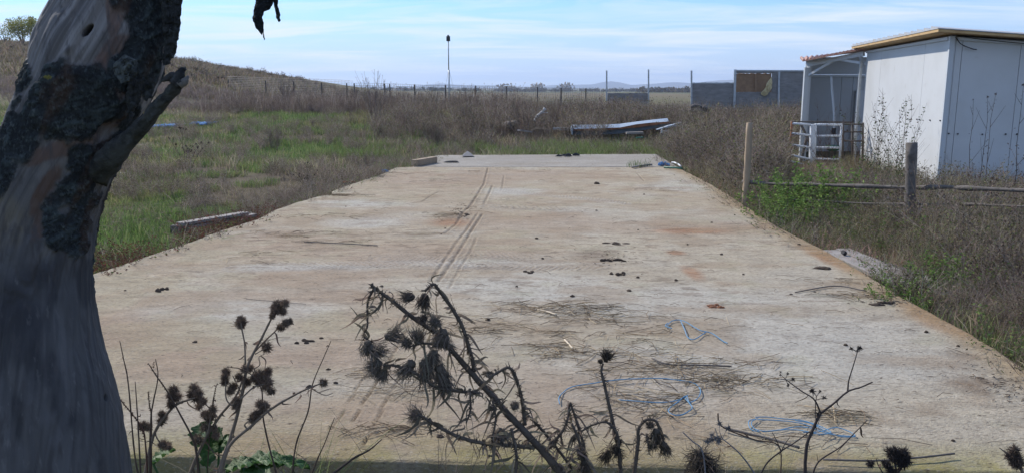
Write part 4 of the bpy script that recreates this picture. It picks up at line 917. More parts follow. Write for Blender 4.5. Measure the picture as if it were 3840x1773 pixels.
# theta = 0 faces the camera, +90 the right side
side_v = np.cross(tan_, np.array(FW)); side_v /= np.linalg.norm(side_v, axis=1)[:, None]
if side_v[0, 0] < 0: side_v = -side_v
fr_v = np.cross(tan_, side_v); fr_v /= np.linalg.norm(fr_v, axis=1)[:, None]
if fr_v[0] @ np.array(FW) > 0: fr_v = -fr_v
TH, YV = np.meshgrid(th, yy)
ARC = np.cumsum(np.r_[0, np.linalg.norm(np.diff(cen, axis=0), axis=1)])[:, None] * np.ones((1, nU))   # metres along trunk
def thpix(px, py):
    a, b = np.interp(py, yy, xl_), np.interp(py, yy, xr_); s = np.clip((px - a) / (b - a) * 2 - 1, -.98, .98); return math.asin(s)
THs = np.where(TH > np.pi, TH - 2 * np.pi, TH)
def per(fx, fy, seed, o=4, tw=.5):      # noise wrapping round the trunk, sheared with the grain
    ang = TH + ARC * tw
    return fbm3(np.cos(ang) * fx + 40, np.sin(ang) * fx + 40, ARC * fy + 3, seed, o)
wob = per(2.6, 16, 101, 6, .3) - .5
pos0 = cen[:, None, :] + rad[:, None, None] * (np.sin(TH)[..., None] * side_v[:, None, :] + np.cos(TH)[..., None] * fr_v[:, None, :])
rel = pos0 - np.array([0, 0, CAM_H]); dd = rel @ np.array(FW); PXs = CX + F_PX * (rel @ np.array(RT)) / dd; PYs = CY - F_PX * (rel @ np.array(UP)) / dd
FRONT = 1 - sst(np.abs(THs), 1.6, 1.9)
def patch(px, py, rx, ry, rot=0, hard=.35):
    ct, stt = math.cos(rot), math.sin(rot); u = PXs - px; v_ = PYs - py; uu, vv = u * ct + v_ * stt, -u * stt + v_ * ct
    return sst(-(np.hypot(uu / rx, vv / ry) + wob * 2.0), -1 - hard * .5, -1 + hard * .5) * FRONT
bark = np.zeros(TH.shape)
for p in [(580, -120, 150, 190, 0), (560, 60, 95, 130, 0), (545, 190, 70, 90, .1), (490, 270, 75, 60, 0), (560, 300, 60, 70, 0), (270, 330, 125, 90, 0), (310, 420, 130, 90, 0), (170, 440, 110, 110, .4), (70, 520, 90, 110, .5), (0, 600, 90, 150, .5), (100, 300, 26, 50, .4), (430, 540, 110, 50, -.5), (330, 620, 95, 75, 0), (280, 740, 85, 140, .2), (230, 860, 80, 110, .1), (480, 430, 45, 80, .3)]:
    bark = np.maximum(bark, patch(*p))
backside = sst(np.abs(THs), 1.75, 2.1) * sst(per(1.2, 2.5, 115), .42, .56); bark = np.maximum(bark, backside)
bark = bark * (1 - sst(YV, 980, 1250) * .85)
red = np.zeros(TH.shape)
for p in [(430, 60, 34, 110, .1), (440, 190, 55, 80, .3), (400, 270, 50, 80, .3), (410, 400, 50, 150, .4), (290, 520, 150, 50, -.55), (190, 570, 110, 40, -.4), (170, 720, 45, 130, .5), (150, 840, 30, 100, .4)]:
    red = np.maximum(red, patch(*p))
hole = patch(330, 112, 26, 10, -.75); hole = np.maximum(hole, patch(395, 1490, 6, 12, 0))
fib = per(7, 3.5, 121, 5, 1.2); fib2 = per(22, 5.0, 131, 4, 1.2); rough = fbm3(np.cos(TH) * 7 + np.sin(TH) * 3 + 40, np.sin(TH) * 7 + ARC * 31 + 40, ARC * 52 - np.cos(TH) * 4, 141, 6, .66); rough2 = fbm3(np.cos(TH) * 23 + ARC * 60, np.sin(TH) * 21 - ARC * 40, ARC * 170, 151, 4, .65); cre = per(2.4, 7, 145, 3, .8)
knob = patch(290, 400, 160, 120, 0, .8); knob2 = patch(100, 950, 130, 120, 0, .8); swirl = np.sin(per(1.5, 4, 163, 3) * 46 + fib * 6)
disp = .010 * (per(2, 6, 171) - .5) + .005 * (fib - .5) * (1 - bark) * (1 - .75 * sst(YV, 800, 1100)) + .002 * (fib2 - .5) * (1 - bark) + bark * (.003 + .015 * (rough - .45) + .010 * (rough2 - .5) + .012 * (cre - .45)) + .012 * knob + .006 * knob2 - .03 * hole + .0012 * swirl * (1 - bark)
pos = cen[:, None, :] + (rad[:, None] + disp)[..., None] * (np.sin(TH)[..., None] * side_v[:, None, :] + np.cos(TH)[..., None] * fr_v[:, None, :])
wood = np.zeros(TH.shape + (3,)) + np.array([.21, .19, .175])
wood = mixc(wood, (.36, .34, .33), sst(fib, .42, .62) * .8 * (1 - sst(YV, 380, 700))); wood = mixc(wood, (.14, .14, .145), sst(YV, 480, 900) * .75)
wood = mixc(wood, (.30, .25, .17), patch(30, 820, 120, 120, 0, .8) * .6)
wood = mixc(wood, (.06, .055, .055), sst(fib2, .52, .66) * .55); wood = mixc(wood, (.27, .25, .235), sst(-fib2, -.44, -.34) * (.45 - .3 * sst(YV, 700, 1000))); wood = mixc(wood, (.10, .095, .095), sst(swirl, .3, 1) * .35); wood = mixc(wood, (.05, .05, .055), sst(per(2.2, 8, 181, 5), .47, .60) * sst(YV, 700, 950) * .75); wood = mixc(wood, (.20, .195, .20), sst(per(2.5, 6, 183, 5), .56, .68) * sst(YV, 700, 950) * .5)
wood = mixc(wood, (.30, .29, .29), sst(per(8, 5, 191), .56, .68) * sst(YV, 900, 1100) * .25)
wood = mixc(wood, (.16, .085, .055), red * (.5 + .4 * fib)); wood = mixc(wood, (.012, .012, .012), hole)
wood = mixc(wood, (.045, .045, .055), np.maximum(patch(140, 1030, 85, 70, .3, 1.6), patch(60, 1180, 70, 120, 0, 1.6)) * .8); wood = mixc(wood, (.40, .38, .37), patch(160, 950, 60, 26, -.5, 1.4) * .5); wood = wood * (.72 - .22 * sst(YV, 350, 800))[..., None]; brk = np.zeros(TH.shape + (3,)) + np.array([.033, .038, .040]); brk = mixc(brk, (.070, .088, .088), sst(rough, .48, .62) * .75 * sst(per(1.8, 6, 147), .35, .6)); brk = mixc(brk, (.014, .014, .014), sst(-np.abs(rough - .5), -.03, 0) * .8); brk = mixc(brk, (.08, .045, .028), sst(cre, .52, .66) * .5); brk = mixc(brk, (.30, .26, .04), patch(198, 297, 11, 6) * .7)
brk = mixc(brk, (.14, .16, .15), sst(rough2, .62, .75) * .5)
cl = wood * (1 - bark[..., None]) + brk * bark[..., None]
I = np.arange(nV * nU).reshape(nV, nU); In = np.roll(I, -1, axis=1)
F = np.stack([I[:-1], In[:-1], In[1:], I[1:]], -1)
fm = (bark[:-1] > .5)
M['treewood'] = mat('bare_tree_wood', attr=True, rough=.72, spec=.3, bump=.003, bscale=60, noise=[((.055, .05, .05), 55, .53, .66, .8, 8), ((.22, .21, .20), 80, .60, .76, .45, 8)], mapscale=(1, 1, .10))
M['bark'] = mat('rough_bark', attr=True, rough=.95, spec=.15, bump=.006, bscale=110, noise=[((.014, .015, .017), 38, .48, .66, .75, 10), ((.10, .12, .12), 85, .56, .72, .6, 10)])
tb = Vector(cen[-1]); tb.z = -.25
tree = empty('dead_tree', tuple(tb), 'large dead leaning tree trunk with dark peeling bark close at the left', 'tree')
def sub(mask, name, m):
    f = F[mask].reshape(-1, 4); u, inv = np.unique(f, return_inverse=True)
    o = mesh_np(name, pos.reshape(-1, 3)[u] - np.array(tb), inv.reshape(-1, 4), m, tree, cl.reshape(-1, 3)[u], True); return o
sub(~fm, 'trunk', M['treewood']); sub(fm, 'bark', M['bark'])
def Z6(a, b): return (a / 1.321, b / 1.321)
def tubecol(name, pts, rads, m, cl_, n=22, amp=.18, par=tree, off=tb, sub_=8):
    pts = curve_pts([p - off for p in pts], sub_); rr = np.interp(np.linspace(0, 1, len(pts)), np.linspace(0, 1, len(rads)), rads)
    mb = MB(); mb.tube(pts, list(rr), n); v_ = np.array(mb.v); c = np.repeat(np.array([p[:] for p in pts]), n, 0)
    ii = np.arange(len(v_)); k = 1 + amp * 2 * (fbm((ii % n) * .55, (ii // n) * .45, 5, 3) - .5)
    v_ = c + (v_ - c) * k[:, None]; mb.v = [tuple(q) for q in v_]
    f = .6 + .8 * fbm((ii % n) * .9, (ii // n) * .6, 8, 3); mb.c = [tuple(np.array(cl_) * q) for q in f]
    return mb.build(name, m, par, True, True)
D2 = TD - .06
tubecol('branch_stub', [P(*Z6(*a), D2 + d) for a, d in (((470, 860), .05), ((560, 770), .0), ((650, 675), -.02), ((730, 595), -.05), ((800, 510), -.07), ((862, 440), -.09), ((905, 395), -.1))], [.030, .023, .0165, .0135, .012, .011, .0095], M['bark'], (.06, .062, .058), amp=.35)
tubecol('splinter', [P(*Z6(*a), D2 - .1) for a in ((880, 385), (850, 378), (828, 392), (806, 404))], [.006, .008, .006, .002], M['bark'], (.05, .05, .05), 8, .3, sub_=4)
tubecol('splinter', [P(*Z6(*a), D2 - .1) for a in ((860, 420), (890, 370), (905, 350), (921, 342))], [.010, .009, .006, .003], M['bark'], (.05, .05, .05), 8, .3, sub_=4)
tubecol('splinter', [P(*Z6(*a), D2 - .1) for a in ((890, 425), (915, 402), (934, 378))], [.008, .007, .002], M['treewood'], (.12, .11, .10), 8, .3, sub_=4)
def flap(outline, zf, depth, th_, cl_, name='bark_flap'):
    """a hanging sheet of bark: an outline filled with a grid, given thickness and rough relief"""
    P2 = [zf(*q) for q in outline]; ys_ = [q[1] for q in P2]; n = 110; vs = []; cs = []
    m = 40; ya, yb = min(ys_), max(ys_)
    for s in (0, 1):
        for j in range(n):
            yv = ya + (yb - ya) * (j + .02) / (n - .96); xs_ = []
            for (ax, ay), (bx, by) in zip(P2, P2[1:] + P2[:1]):
                if (ay - yv) * (by - yv) <= 0 and ay != by: xs_.append(ax + (bx - ax) * (yv - ay) / (by - ay))
            xa, xb = min(xs_), max(xs_); jt = 9 * (float(fbm(np.array([yv * .09]), np.array([1.]), 3, 3)[0]) - .5)
            for i in range(m):
                u = i / (m - 1); xx = xa + (xb - xa) * u + jt; bulge = max(0, math.sin(math.pi * u)) ** .5
                r = .9 * th_ * (float(fbm(np.array([xx * .06]), np.array([yv * .05]), 31 + s, 5)[0]) - .5)
                p = P(xx, yv, depth + (r + (th_ * .5 * bulge if s else -th_ * .5 * bulge))) - tb; vs.append(p); f = .5 + float(fbm(np.array([xx * .08]), np.array([yv * .08]), 37, 3)[0]); cs.append(tuple(k * f for k in cl_))
    fs_ = []
    for s in (0, 1):
        for j in range(n - 1):
            for i in range(m - 1):
                q = s * n * m + j * m + i; f = (q, q + m, q + m + 1, q + 1); fs_.append(f if s == 0 else f[::-1])
    N_ = n * m
    for i in range(m - 1): fs_ += [(i, i + 1, N_ + i + 1, N_ + i), ((n - 1) * m + i + 1, (n - 1) * m + i, N_ + (n - 1) * m + i, N_ + (n - 1) * m + i + 1)]
    for j in range(n - 1): fs_ += [((j + 1) * m, j * m, N_ + j * m, N_ + (j + 1) * m), (j * m + m - 1, (j + 1) * m + m - 1, N_ + (j + 1) * m + m - 1, N_ + j * m + m - 1)]
    mb = MB(); mb.add(vs, fs_); mb.c = cs; return mb.build(name, M['bark'], tree, False, True)
bc = (.04, .042, .04)
flap([(800, -60), (915, -60), (905, 0), (893, 120), (882, 200), (865, 290), (848, 292), (845, 318), (818, 326), (804, 326), (808, 240), (822, 200), (800, 150)], Z6, TD - .05, .03, bc)
flap([(700, 380), (768, 380), (766, 440), (752, 490), (738, 482), (726, 505), (714, 500), (720, 450)], Z6, TD - .10, .022, bc)
flap([(640, 380), (700, 400), (705, 450), (690, 520), (668, 540), (655, 600), (640, 610), (620, 480)], Z6, TD - .07, .02, bc)
flap([(560, 320), (620, 270), (680, 300), (690, 360), (660, 400), (600, 415), (565, 370)], Z6, TD - .165, .03, (.09, .10, .095))
def Z0(a, b): return (a / 1.982, b / 1.982)
flap([(1895, -120), (2035, -120), (2030, 40), (2005, 74), (1962, 90), (1954, 130), (1957, 235), (1947, 266), (1925, 240), (1898, 212), (1878, 160), (1885, 80), (1899, 40)], Z0, 1.95, .02, (.022, .024, .026))
flap([(2025, -110), (2062, -110), (2068, 40), (2085, 120), (2086, 158), (2068, 168), (2050, 110), (2040, 40), (2028, 10)], Z0, 1.95, .016, (.022, .024, .026))
flap([(1950, 225), (1958, 235), (1962, 262), (1966, 300), (1960, 302), (1952, 275), (1955, 255)], Z0, 1.95, .004, (.022, .024, .026), 'bark_shred')
# a limb above the frame that carries the hanging bark
tubecol('limb', [P(560, -330, TD), P(700, -330, 1.8), P(860, -260, 1.92), P(960, -130, 1.95), P(1060, -70, 1.97), P(1250, -110, 2.05), P(1500, -260, 2.2)], [.09, .07, .055, .045, .04, .03, .02], M['bark'], (.05, .05, .048), amp=.3)
tubecol('limb', [Vector(cen[0]), P(570, -600, TD), P(640, -900, TD + .1), P(720, -1300, TD + .3)], [float(rad[0]), .11, .08, .04], M['bark'], (.06, .06, .055), amp=.2)

# ------------------------------------------------------------------ vegetation kit
class Tri:
    def __init__(s): s.v = []; s.f = []; s.c = []; s.n = 0
    def ribbon(s, pts, wds, cols, nrm=None):
        pts = np.asarray(pts, float); n = len(pts); t = np.gradient(pts, axis=0)
        if nrm is None: a = random.uniform(0, 6.28); nrm = np.array([math.cos(a), math.sin(a), .2])
        sd_ = np.cross(t, nrm); sd_ /= (np.linalg.norm(sd_, axis=1)[:, None] + 1e-9)
        wds = np.asarray(wds)[:, None] * .5; v = np.empty((2 * n, 3)); v[0::2] = pts - sd_ * wds; v[1::2] = pts + sd_ * wds
        f = []
        for i in range(n - 1): a = s.n + 2 * i; f += [(a, a + 1, a + 3), (a, a + 3, a + 2)]
        s.v.append(v); s.f += f; c = np.repeat(np.asarray(cols, float).reshape(-1, 3) if np.ndim(cols) > 1 else np.tile(cols, (n, 1)), 2, 0); s.c.append(c); s.n += 2 * n
    thin = False
    def tube3(s, pts, rads, col):
        if Tri.thin: return s.ribbon(pts, np.asarray(rads, float) * 2, col)
        pts = np.asarray(pts, float); n = len(pts); t = np.gradient(pts, axis=0); t /= (np.linalg.norm(t, axis=1)[:, None] + 1e-9)
        ref = np.array([.3, .2, .93]) if abs(t[0][2]) < .8 else np.array([.9, .3, .1])
        a = np.cross(t, ref); a /= np.linalg.norm(a, axis=1)[:, None]; b = np.cross(t, a); r = np.asarray(rads)[:, None]
        v = np.empty((3 * n, 3))
        for k in range(3): an = k * 2.0944; v[k::3] = pts + (a * math.cos(an) + b * math.sin(an)) * r
        for i in range(n - 1):
            for k in range(3): p, q = s.n + 3 * i + k, s.n + 3 * i + (k + 1) % 3; s.f += [(p, q, q + 3), (p, q + 3, p + 3)]
        s.v.append(v); s.c.append(np.tile(col, (3 * n, 1))); s.n += 3 * n
    def star(s, c, r, n, col):   # spiky burr: thin triangles in all directions
        c = np.asarray(c, float)
        for i in range(n):
            d = np.random.normal(size=3); d /= np.linalg.norm(d); p = np.cross(d, [.31, .7, .2]); p /= np.linalg.norm(p); w = r * .16; l = r * random.uniform(.75, 1.25)
            s.v.append(np.array([c + p * w, c - p * w, c + d * l])); s.f.append((s.n, s.n + 1, s.n + 2)); f = random.uniform(.7, 1.3); s.c.append(np.tile(np.array(col) * f, (3, 1))); s.n += 3
    def leaf(s, p, d, l, w, col):
        p = np.asarray(p, float); d = np.asarray(d, float); d /= np.linalg.norm(d) + 1e-9; u = np.random.normal(size=3); sd_ = np.cross(d, u); sd_ /= np.linalg.norm(sd_) + 1e-9
        s.v.append(np.array([p, p + d * l * .5 + sd_ * w * .5, p + d * l, p + d * l * .5 - sd_ * w * .5])); s.f += [(s.n, s.n + 1, s.n + 2), (s.n, s.n + 2, s.n + 3)]; s.c.append(np.tile(col, (4, 1))); s.n += 4
    def arr(s): return np.concatenate(s.v).astype(np.float32), np.array(s.f, np.int32), np.concatenate(s.c).astype(np.float32)
np.random.seed(5)
def jc(c, a=.25): f = 1 + random.uniform(-a, a); return np.array(c) * f * (1 + np.random.uniform(-.06, .06, 3))
G1, G2, G3 = (.135, .20, .065), (.21, .25, .10), (.09, .155, .05)
S1, S2, S3 = (.44, .385, .27), (.34, .285, .195), (.24, .19, .14)
B1, B2, B3 = (.21, .168, .14), (.125, .097, .084), (.31, .26, .23)
def t_grass(n, h, sp, w, cols, bend=.5, segs=3):
    t = Tri()
    for i in range(n):
        a = random.uniform(0, 6.28); r = sp * math.sqrt(random.random()); x0, y0 = r * math.cos(a), r * math.sin(a); hh = h * random.uniform(.5, 1.15); b = random.uniform(.1, 1) * bend * hh; a2 = random.uniform(0, 6.28)
        u = np.linspace(0, 1, segs + 1); pts = np.stack([x0 + b * u ** 2 * math.cos(a2), y0 + b * u ** 2 * math.sin(a2), hh * (u - .35 * bend * u ** 2)], -1)
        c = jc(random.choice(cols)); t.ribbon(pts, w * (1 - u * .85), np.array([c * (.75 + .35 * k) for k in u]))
    return t.arr()
def t_weed(ns, h, sp, cols, rad=.003, br=5, heads=None, leaves=0, lcols=None, hb=.35, lsz=.03):
    """dead upright weed: stems, side twigs, seed heads"""
    t = Tri()
    for i in range(ns):
        a = random.uniform(0, 6.28); r = sp * .3 * random.random(); o = np.array([r * math.cos(a), r * math.sin(a), -.02]); hh = h * random.uniform(.55, 1.1); lean = sp * random.uniform(.1, 1.1); a2 = a + random.uniform(-.6, .6)
        u = np.linspace(0, 1, 6); crook = .02 * hh; pts = o + np.stack([lean * u ** 1.5 * math.cos(a2) + crook * np.random.normal(size=6) * u, lean * u ** 1.5 * math.sin(a2) + crook * np.random.normal(size=6) * u, hh * u], -1)
        c = jc(random.choice(cols)); t.tube3(pts, rad * (1.15 - u * .8), c)
        for k in range(br):
            q = random.uniform(hb, .98); j = min(int(q * 5), 4); p = pts[j] + (pts[j + 1] - pts[j]) * (q * 5 - j); a3 = random.uniform(0, 6.28); l = hh * (1.05 - q) * random.uniform(.25, .6) + .03; d = np.array([math.cos(a3) * .6, math.sin(a3) * .6, .8])
            v = np.linspace(0, 1, 3); bp = p + v[:, None] * d * l + np.stack([0 * v, 0 * v, .1 * l * v ** 2], -1); t.tube3(bp, rad * (.6 - .35 * v), c)
            if heads and random.random() < heads[0]: t.star(bp[-1], heads[1] * random.uniform(.7, 1.2), heads[2], jc(heads[3]))
        if heads: t.star(pts[-1], heads[1] * 1.1, heads[2], jc(heads[3]))
        for k in range(leaves):
            q = random.uniform(.1, .95); j = min(int(q * 5), 4); p = pts[j] + (pts[j + 1] - pts[j]) * (q * 5 - j); t.leaf(p + np.random.normal(size=3) * lsz * .6, np.array([random.uniform(-1, 1), random.uniform(-1, 1), random.uniform(-.6, .6)]), lsz * random.uniform(.6, 1.3), lsz * .5, jc(random.choice(lcols), .35))
    return t.arr()
def t_bush(n, h, sp, cols, rad=.003, leaves=0, lcols=None, lsz=.03, lev_=2):
    """many-stemmed twiggy bush, forked two times"""
    t = Tri()
    def grow(p, d, l, r, lev):
        u = np.linspace(0, 1, 3 if lev_ == 2 else 4)[:, None]; e = np.random.normal(size=3) * .12; pts = p + d * l * u + e * l * u ** 2; t.tube3(pts, r * (1 - .45 * u[:, 0]), jc(random.choice(cols), .2))
        if leaves and lev >= 1:
            for _ in range(leaves): k = random.random(); t.leaf(p + d * l * k + np.random.normal(size=3) * .02, np.random.normal(size=3), lsz * random.uniform(.6, 1.3), lsz * .6, jc(random.choice(lcols), .35))
        if lev < lev_:
            for _ in range(3 if lev < 2 else 2):
                k = random.uniform(.35, 1); d2 = d + np.random.normal(size=3) * .38; d2[2] = abs(d2[2]) * .9 + .1; d2 /= np.linalg.norm(d2); grow(p + d * l * k, d2, l * random.uniform(.45, .75), r * .62, lev + 1)
    for i in range(n):
        a = random.uniform(0, 6.28); s = random.uniform(0, sp); d = np.array([s * math.cos(a), s * math.sin(a), 1.]); d /= np.linalg.norm(d); grow(np.array([.05 * math.cos(a), .05 * math.sin(a), -.03]), d, h * random.uniform(.35, .55), rad, 0)
    return t.arr()
def scatter(name, label, temps, pts, scl, tint=None, which=None, cat='weeds', lean=.0):
    """one uncounted mass built from many turned and resized copies of small plants"""
    n = len(pts); z = ground_z(pts[:, 0], pts[:, 1]); which = rng.integers(0, len(temps), n) if which is None else which; Vs, Fs, Cs, off = [], [], [], 0
    for k, (tv, tf, tcx) in enumerate(temps):
        id_ = np.nonzero(which == k)[0]; m = len(id_)
        if not m: continue
        a = rng.uniform(0, 6.283, m); s = scl[id_] if hasattr(scl, '__len__') else np.full(m, scl); ca, sa = np.cos(a) * s, np.sin(a) * s
        lx, ly = rng.normal(0, 1, m) * lean, rng.normal(0, 1, m) * lean
        x = tv[None, :, 0] * ca[:, None] - tv[None, :, 1] * sa[:, None]; y = tv[None, :, 0] * sa[:, None] + tv[None, :, 1] * ca[:, None]; zz = tv[None, :, 2] * s[:, None] * rng.uniform(.8, 1.2, m)[:, None]
        x = x + lx[:, None] * zz; y = y + ly[:, None] * zz
        v = np.stack([x + pts[id_, 0][:, None], y + pts[id_, 1][:, None], zz + z[id_][:, None]], -1).reshape(-1, 3)
        f = (tf[None] + (np.arange(m) * len(tv))[:, None, None]).reshape(-1, 3) + off
        c = np.repeat(tcx[None], m, 0) * rng.uniform(.75, 1.25, m)[:, None, None]
        if tint is not None: c = c * tint[id_][:, None, :]
        Vs.append(v); Fs.append(f); Cs.append(c.reshape(-1, 3)); off += len(v)
    o = mesh_np(name, np.concatenate(Vs), np.concatenate(Fs), M['veg'], col=np.concatenate(Cs)); return tagit(o, label, cat, kind='stuff')
def spread(n, x0, x1, y0, y1, keep=None, p=1.0, m=.0):
    """random ground points, thicker near the camera, off the concrete"""
    y = (y0 ** (1 - p) + rng.random(n) * (y1 ** (1 - p) - y0 ** (1 - p))) ** (1 / (1 - p)) if p != 1 else y0 * (y1 / y0) ** rng.random(n)
    x = rng.uniform(x0, x1, n); k = (np.abs(x) < y * .72 + 1.2) & ~on_slab(x, y, m) & ~in_shed(x, y)
    if keep is not None: k &= keep(x, y)
    return np.stack([x[k], y[k]], -1)
def in_shed(x, y):
    u = (x - Cx[0]) * dL[0] + (y - Cx[1]) * dL[1]; t_ = (x - Cx[0]) * dR[0] + (y - Cx[1]) * dR[1]; a = (u > -.02) & (t_ > -.02) & (u < 6)
    b = (x > 7.0) & (y > 19.4) & (y < 24.8) & (x < 12); return a | b
left = lambda x, y: (x < slab_x(np.clip(y, 7, YF))[0]) | (y > fl[1])
right = lambda x, y: x > slab_x(np.clip(y, 3.5, YF))[1]
greenness = lambda x, y: fbm(x * .45, y * .45, 21, 4)
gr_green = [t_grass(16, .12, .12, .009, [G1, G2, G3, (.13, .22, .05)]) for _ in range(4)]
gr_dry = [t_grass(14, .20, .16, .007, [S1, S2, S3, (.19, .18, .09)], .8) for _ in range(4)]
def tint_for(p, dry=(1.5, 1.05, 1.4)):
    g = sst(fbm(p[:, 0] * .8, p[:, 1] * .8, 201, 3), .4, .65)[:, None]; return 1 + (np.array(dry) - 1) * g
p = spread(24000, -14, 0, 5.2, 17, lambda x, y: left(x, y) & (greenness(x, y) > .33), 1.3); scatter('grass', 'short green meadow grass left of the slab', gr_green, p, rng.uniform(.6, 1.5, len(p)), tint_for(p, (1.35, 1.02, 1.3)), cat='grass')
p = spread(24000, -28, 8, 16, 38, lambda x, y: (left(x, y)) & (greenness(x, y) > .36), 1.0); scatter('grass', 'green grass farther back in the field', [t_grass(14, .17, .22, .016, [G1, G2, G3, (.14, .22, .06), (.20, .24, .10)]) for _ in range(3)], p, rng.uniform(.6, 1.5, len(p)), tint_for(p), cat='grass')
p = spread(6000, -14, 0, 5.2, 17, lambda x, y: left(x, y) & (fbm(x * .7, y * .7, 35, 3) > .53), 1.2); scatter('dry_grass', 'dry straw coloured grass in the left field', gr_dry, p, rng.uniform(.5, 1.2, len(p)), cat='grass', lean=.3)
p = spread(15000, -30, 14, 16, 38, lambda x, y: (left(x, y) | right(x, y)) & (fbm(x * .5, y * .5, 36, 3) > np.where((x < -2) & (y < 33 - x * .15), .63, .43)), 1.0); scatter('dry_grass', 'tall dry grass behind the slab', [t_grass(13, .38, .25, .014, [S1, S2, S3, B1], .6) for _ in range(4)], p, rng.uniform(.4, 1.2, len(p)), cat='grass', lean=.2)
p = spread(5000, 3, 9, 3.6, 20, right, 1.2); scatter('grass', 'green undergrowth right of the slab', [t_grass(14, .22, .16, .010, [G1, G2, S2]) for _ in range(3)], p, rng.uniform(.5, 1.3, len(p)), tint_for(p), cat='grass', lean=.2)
# lush strip behind the slab
p = spread(9000, -9, 5, 19.8, 23.5, lambda x, y: (x > -5) & (fbm(x * .7, y * .5, 33, 3) > .36), 1.0); scatter('grass', 'lush green grass strip at the far end of the slab', [t_grass(16, .34, .2, .013, [G1, G2, (.15, .16, .06)], .4) for _ in range(3)], p, rng.uniform(.5, 1.1, len(p)), cat='grass')
Tri.thin = True
WC = [B1, B2, B3, (.20, .15, .125), (.33, .285, .235)]
LC = [(.15, .115, .09), (.10, .075, .06), (.15, .14, .08), (.23, .18, .14), (.14, .15, .065)]
tw = [t_weed(5, .75, .25, WC, .0035, 5, (.5, .018, 7, B2), 10, LC) for _ in range(5)]
twf = [t_weed(6, .85, .35, WC, .006, 4, (.5, .03, 5, B2), 8, LC, lsz=.05) for _ in range(5)]
tb_ = [t_bush(8, .75, .6, WC, .0032, 1, LC, .026) for _ in range(4)]
tbf = [t_bush(6, .8, .5, WC, .006, 1, LC, .05) for _ in range(4)]
grn = [t_weed(6, .55, .35, [(.10, .11, .05), B1], .003, 4, None, 38, [G1, (.09, .13, .04), (.15, .17, .06)], lsz=.035) for _ in range(4)]
# right-hand thicket
p = spread(4200, 3, 11, 3.9, 12.5, lambda x, y: right(x, y) & (x > slab_x(np.clip(y, 3.5, YF))[1] + .10) & (vn(x * 1.3, y * 1.3, 5) > .12), 1.0)
sc_ = rng.uniform(.45, 1.05, len(p)) * (.42 + .58 * sst(p[:, 0] - slab_x(np.clip(p[:, 1], 3.5, YF))[1], .1, 1.6)); scatter('weeds', 'dense dry brown weeds right of the slab, near', tw[:2] + tb_, p, sc_ * 1.12, tint_for(p, (1.1, 1.2, .95)), lean=.22)
p = spread(5200, 3, 17, 11.0, 24, lambda x, y: right(x, y) & (x > slab_x(np.clip(y, 3.5, YF))[1] + .2), 1.0)
sc_ = rng.uniform(.7, 1.4, len(p)) * (.45 + .55 * sst(p[:, 0] - slab_x(np.clip(p[:, 1], 3.5, YF))[1], .1, 2)); sc_ *= np.where((p[:, 0] > p[:, 1] * .40), .52, np.where((p[:, 0] > p[:, 1] * .325) & (p[:, 1] > 10.5), .36, 1.3)); scatter('weeds', 'dense dry brown weeds before the shed', tw + tb_, p, sc_, tint_for(p, (1.15, 1.25, .95)), lean=.15)
p = spread(1100, 3, 12, 3.9, 22, lambda x, y: right(x, y) & (fbm(x * .6, y * .5, 19, 3) > .48), 1.0); scatter('green_weeds', 'leafy green weeds in the right thicket', grn, p, rng.uniform(.4, 1.0, len(p)), lean=.2)
# behind the slab, up to the fence
p = spread(7600, -12, 17, 23.0, 39, lambda x, y: (fbm(x * .5, y * .5, 23, 3) > np.where(x < -1, .50, .36)) & ~((x < -2) & (y < 34.5)) & ~((x > -.5) & (x < 8) & (y < 26.9)), 1.0)
scatter('weeds', 'tall dry brown brush in front of the wire fence', twf + tbf, p, rng.uniform(.4, 1.0, len(p)) * np.where(p[:, 1] > 33, .8, 1) * np.where(p[:, 0] > 2, 1.25, 1), tint_for(p, (1.2, 1.2, 1.0)), lean=.1)
p = spread(3000, -14, 6, 34, 39.5, lambda x, y: fbm(x * .9, y * .2, 29, 3) > .40, 1.0); scatter('weeds', 'taller brown stalks along the wire fence', [t_weed(6, 1.25, .35, WC, .007, 5, (.6, .035, 5, B2), 4, LC, lsz=.05) for _ in range(4)], p, rng.uniform(.25, .8, len(p)) ** 1.3, lean=.06)
p = spread(700, -3, 12, 20.2, 25, lambda x, y: fbm(x * .6, y * .6, 27, 3) > .42, 1.0); scatter('weeds', 'knee high brown weeds just past the slab', twf[:3] + tbf[:2], p, rng.uniform(.3, .62, len(p)), lean=.12)
p = spread(420, 3, 11, 4.6, 12.5, lambda x, y: right(x, y) & (x > slab_x(np.clip(y, 3.5, YF))[1] + .45) & (vn(x * 1.1, y * 1.1, 6) > .3), 1.0); tang = [t_bush(13, 1.0, .75, WC + [(.42, .37, .31)], .0042, 1, LC, .036, lev_=3) for _ in range(3)]
scatter('brush', 'tangled bare twigs over the near right thicket', tang, p, rng.uniform(.5, .95, len(p)) * (.5 + .5 * sst(p[:, 0] - slab_x(np.clip(p[:, 1], 3.5, YF))[1], .3, 1.6)), lean=.15)
p = spread(650, 3, 10, 12, 25, lambda x, y: right(x, y) & (x > slab_x(np.clip(y, 3.5, YF))[1] + .5) & (x < y * .315) & ((x > y * .205) | (y < 19)), 1.0); scatter('brush', 'tall tangled twigs between the slab and the gate', tang, p, rng.uniform(.8, 1.35, len(p)), lean=.12)
p = spread(900, 2.5, 13, 27.5, 35.6, lambda x, y: vn(x * .8, y * .8, 8) > .25, 1.0); scatter('brush', 'tall tangled brush before the board fence', tang, p, rng.uniform(.8, 1.35, len(p)), lean=.08)
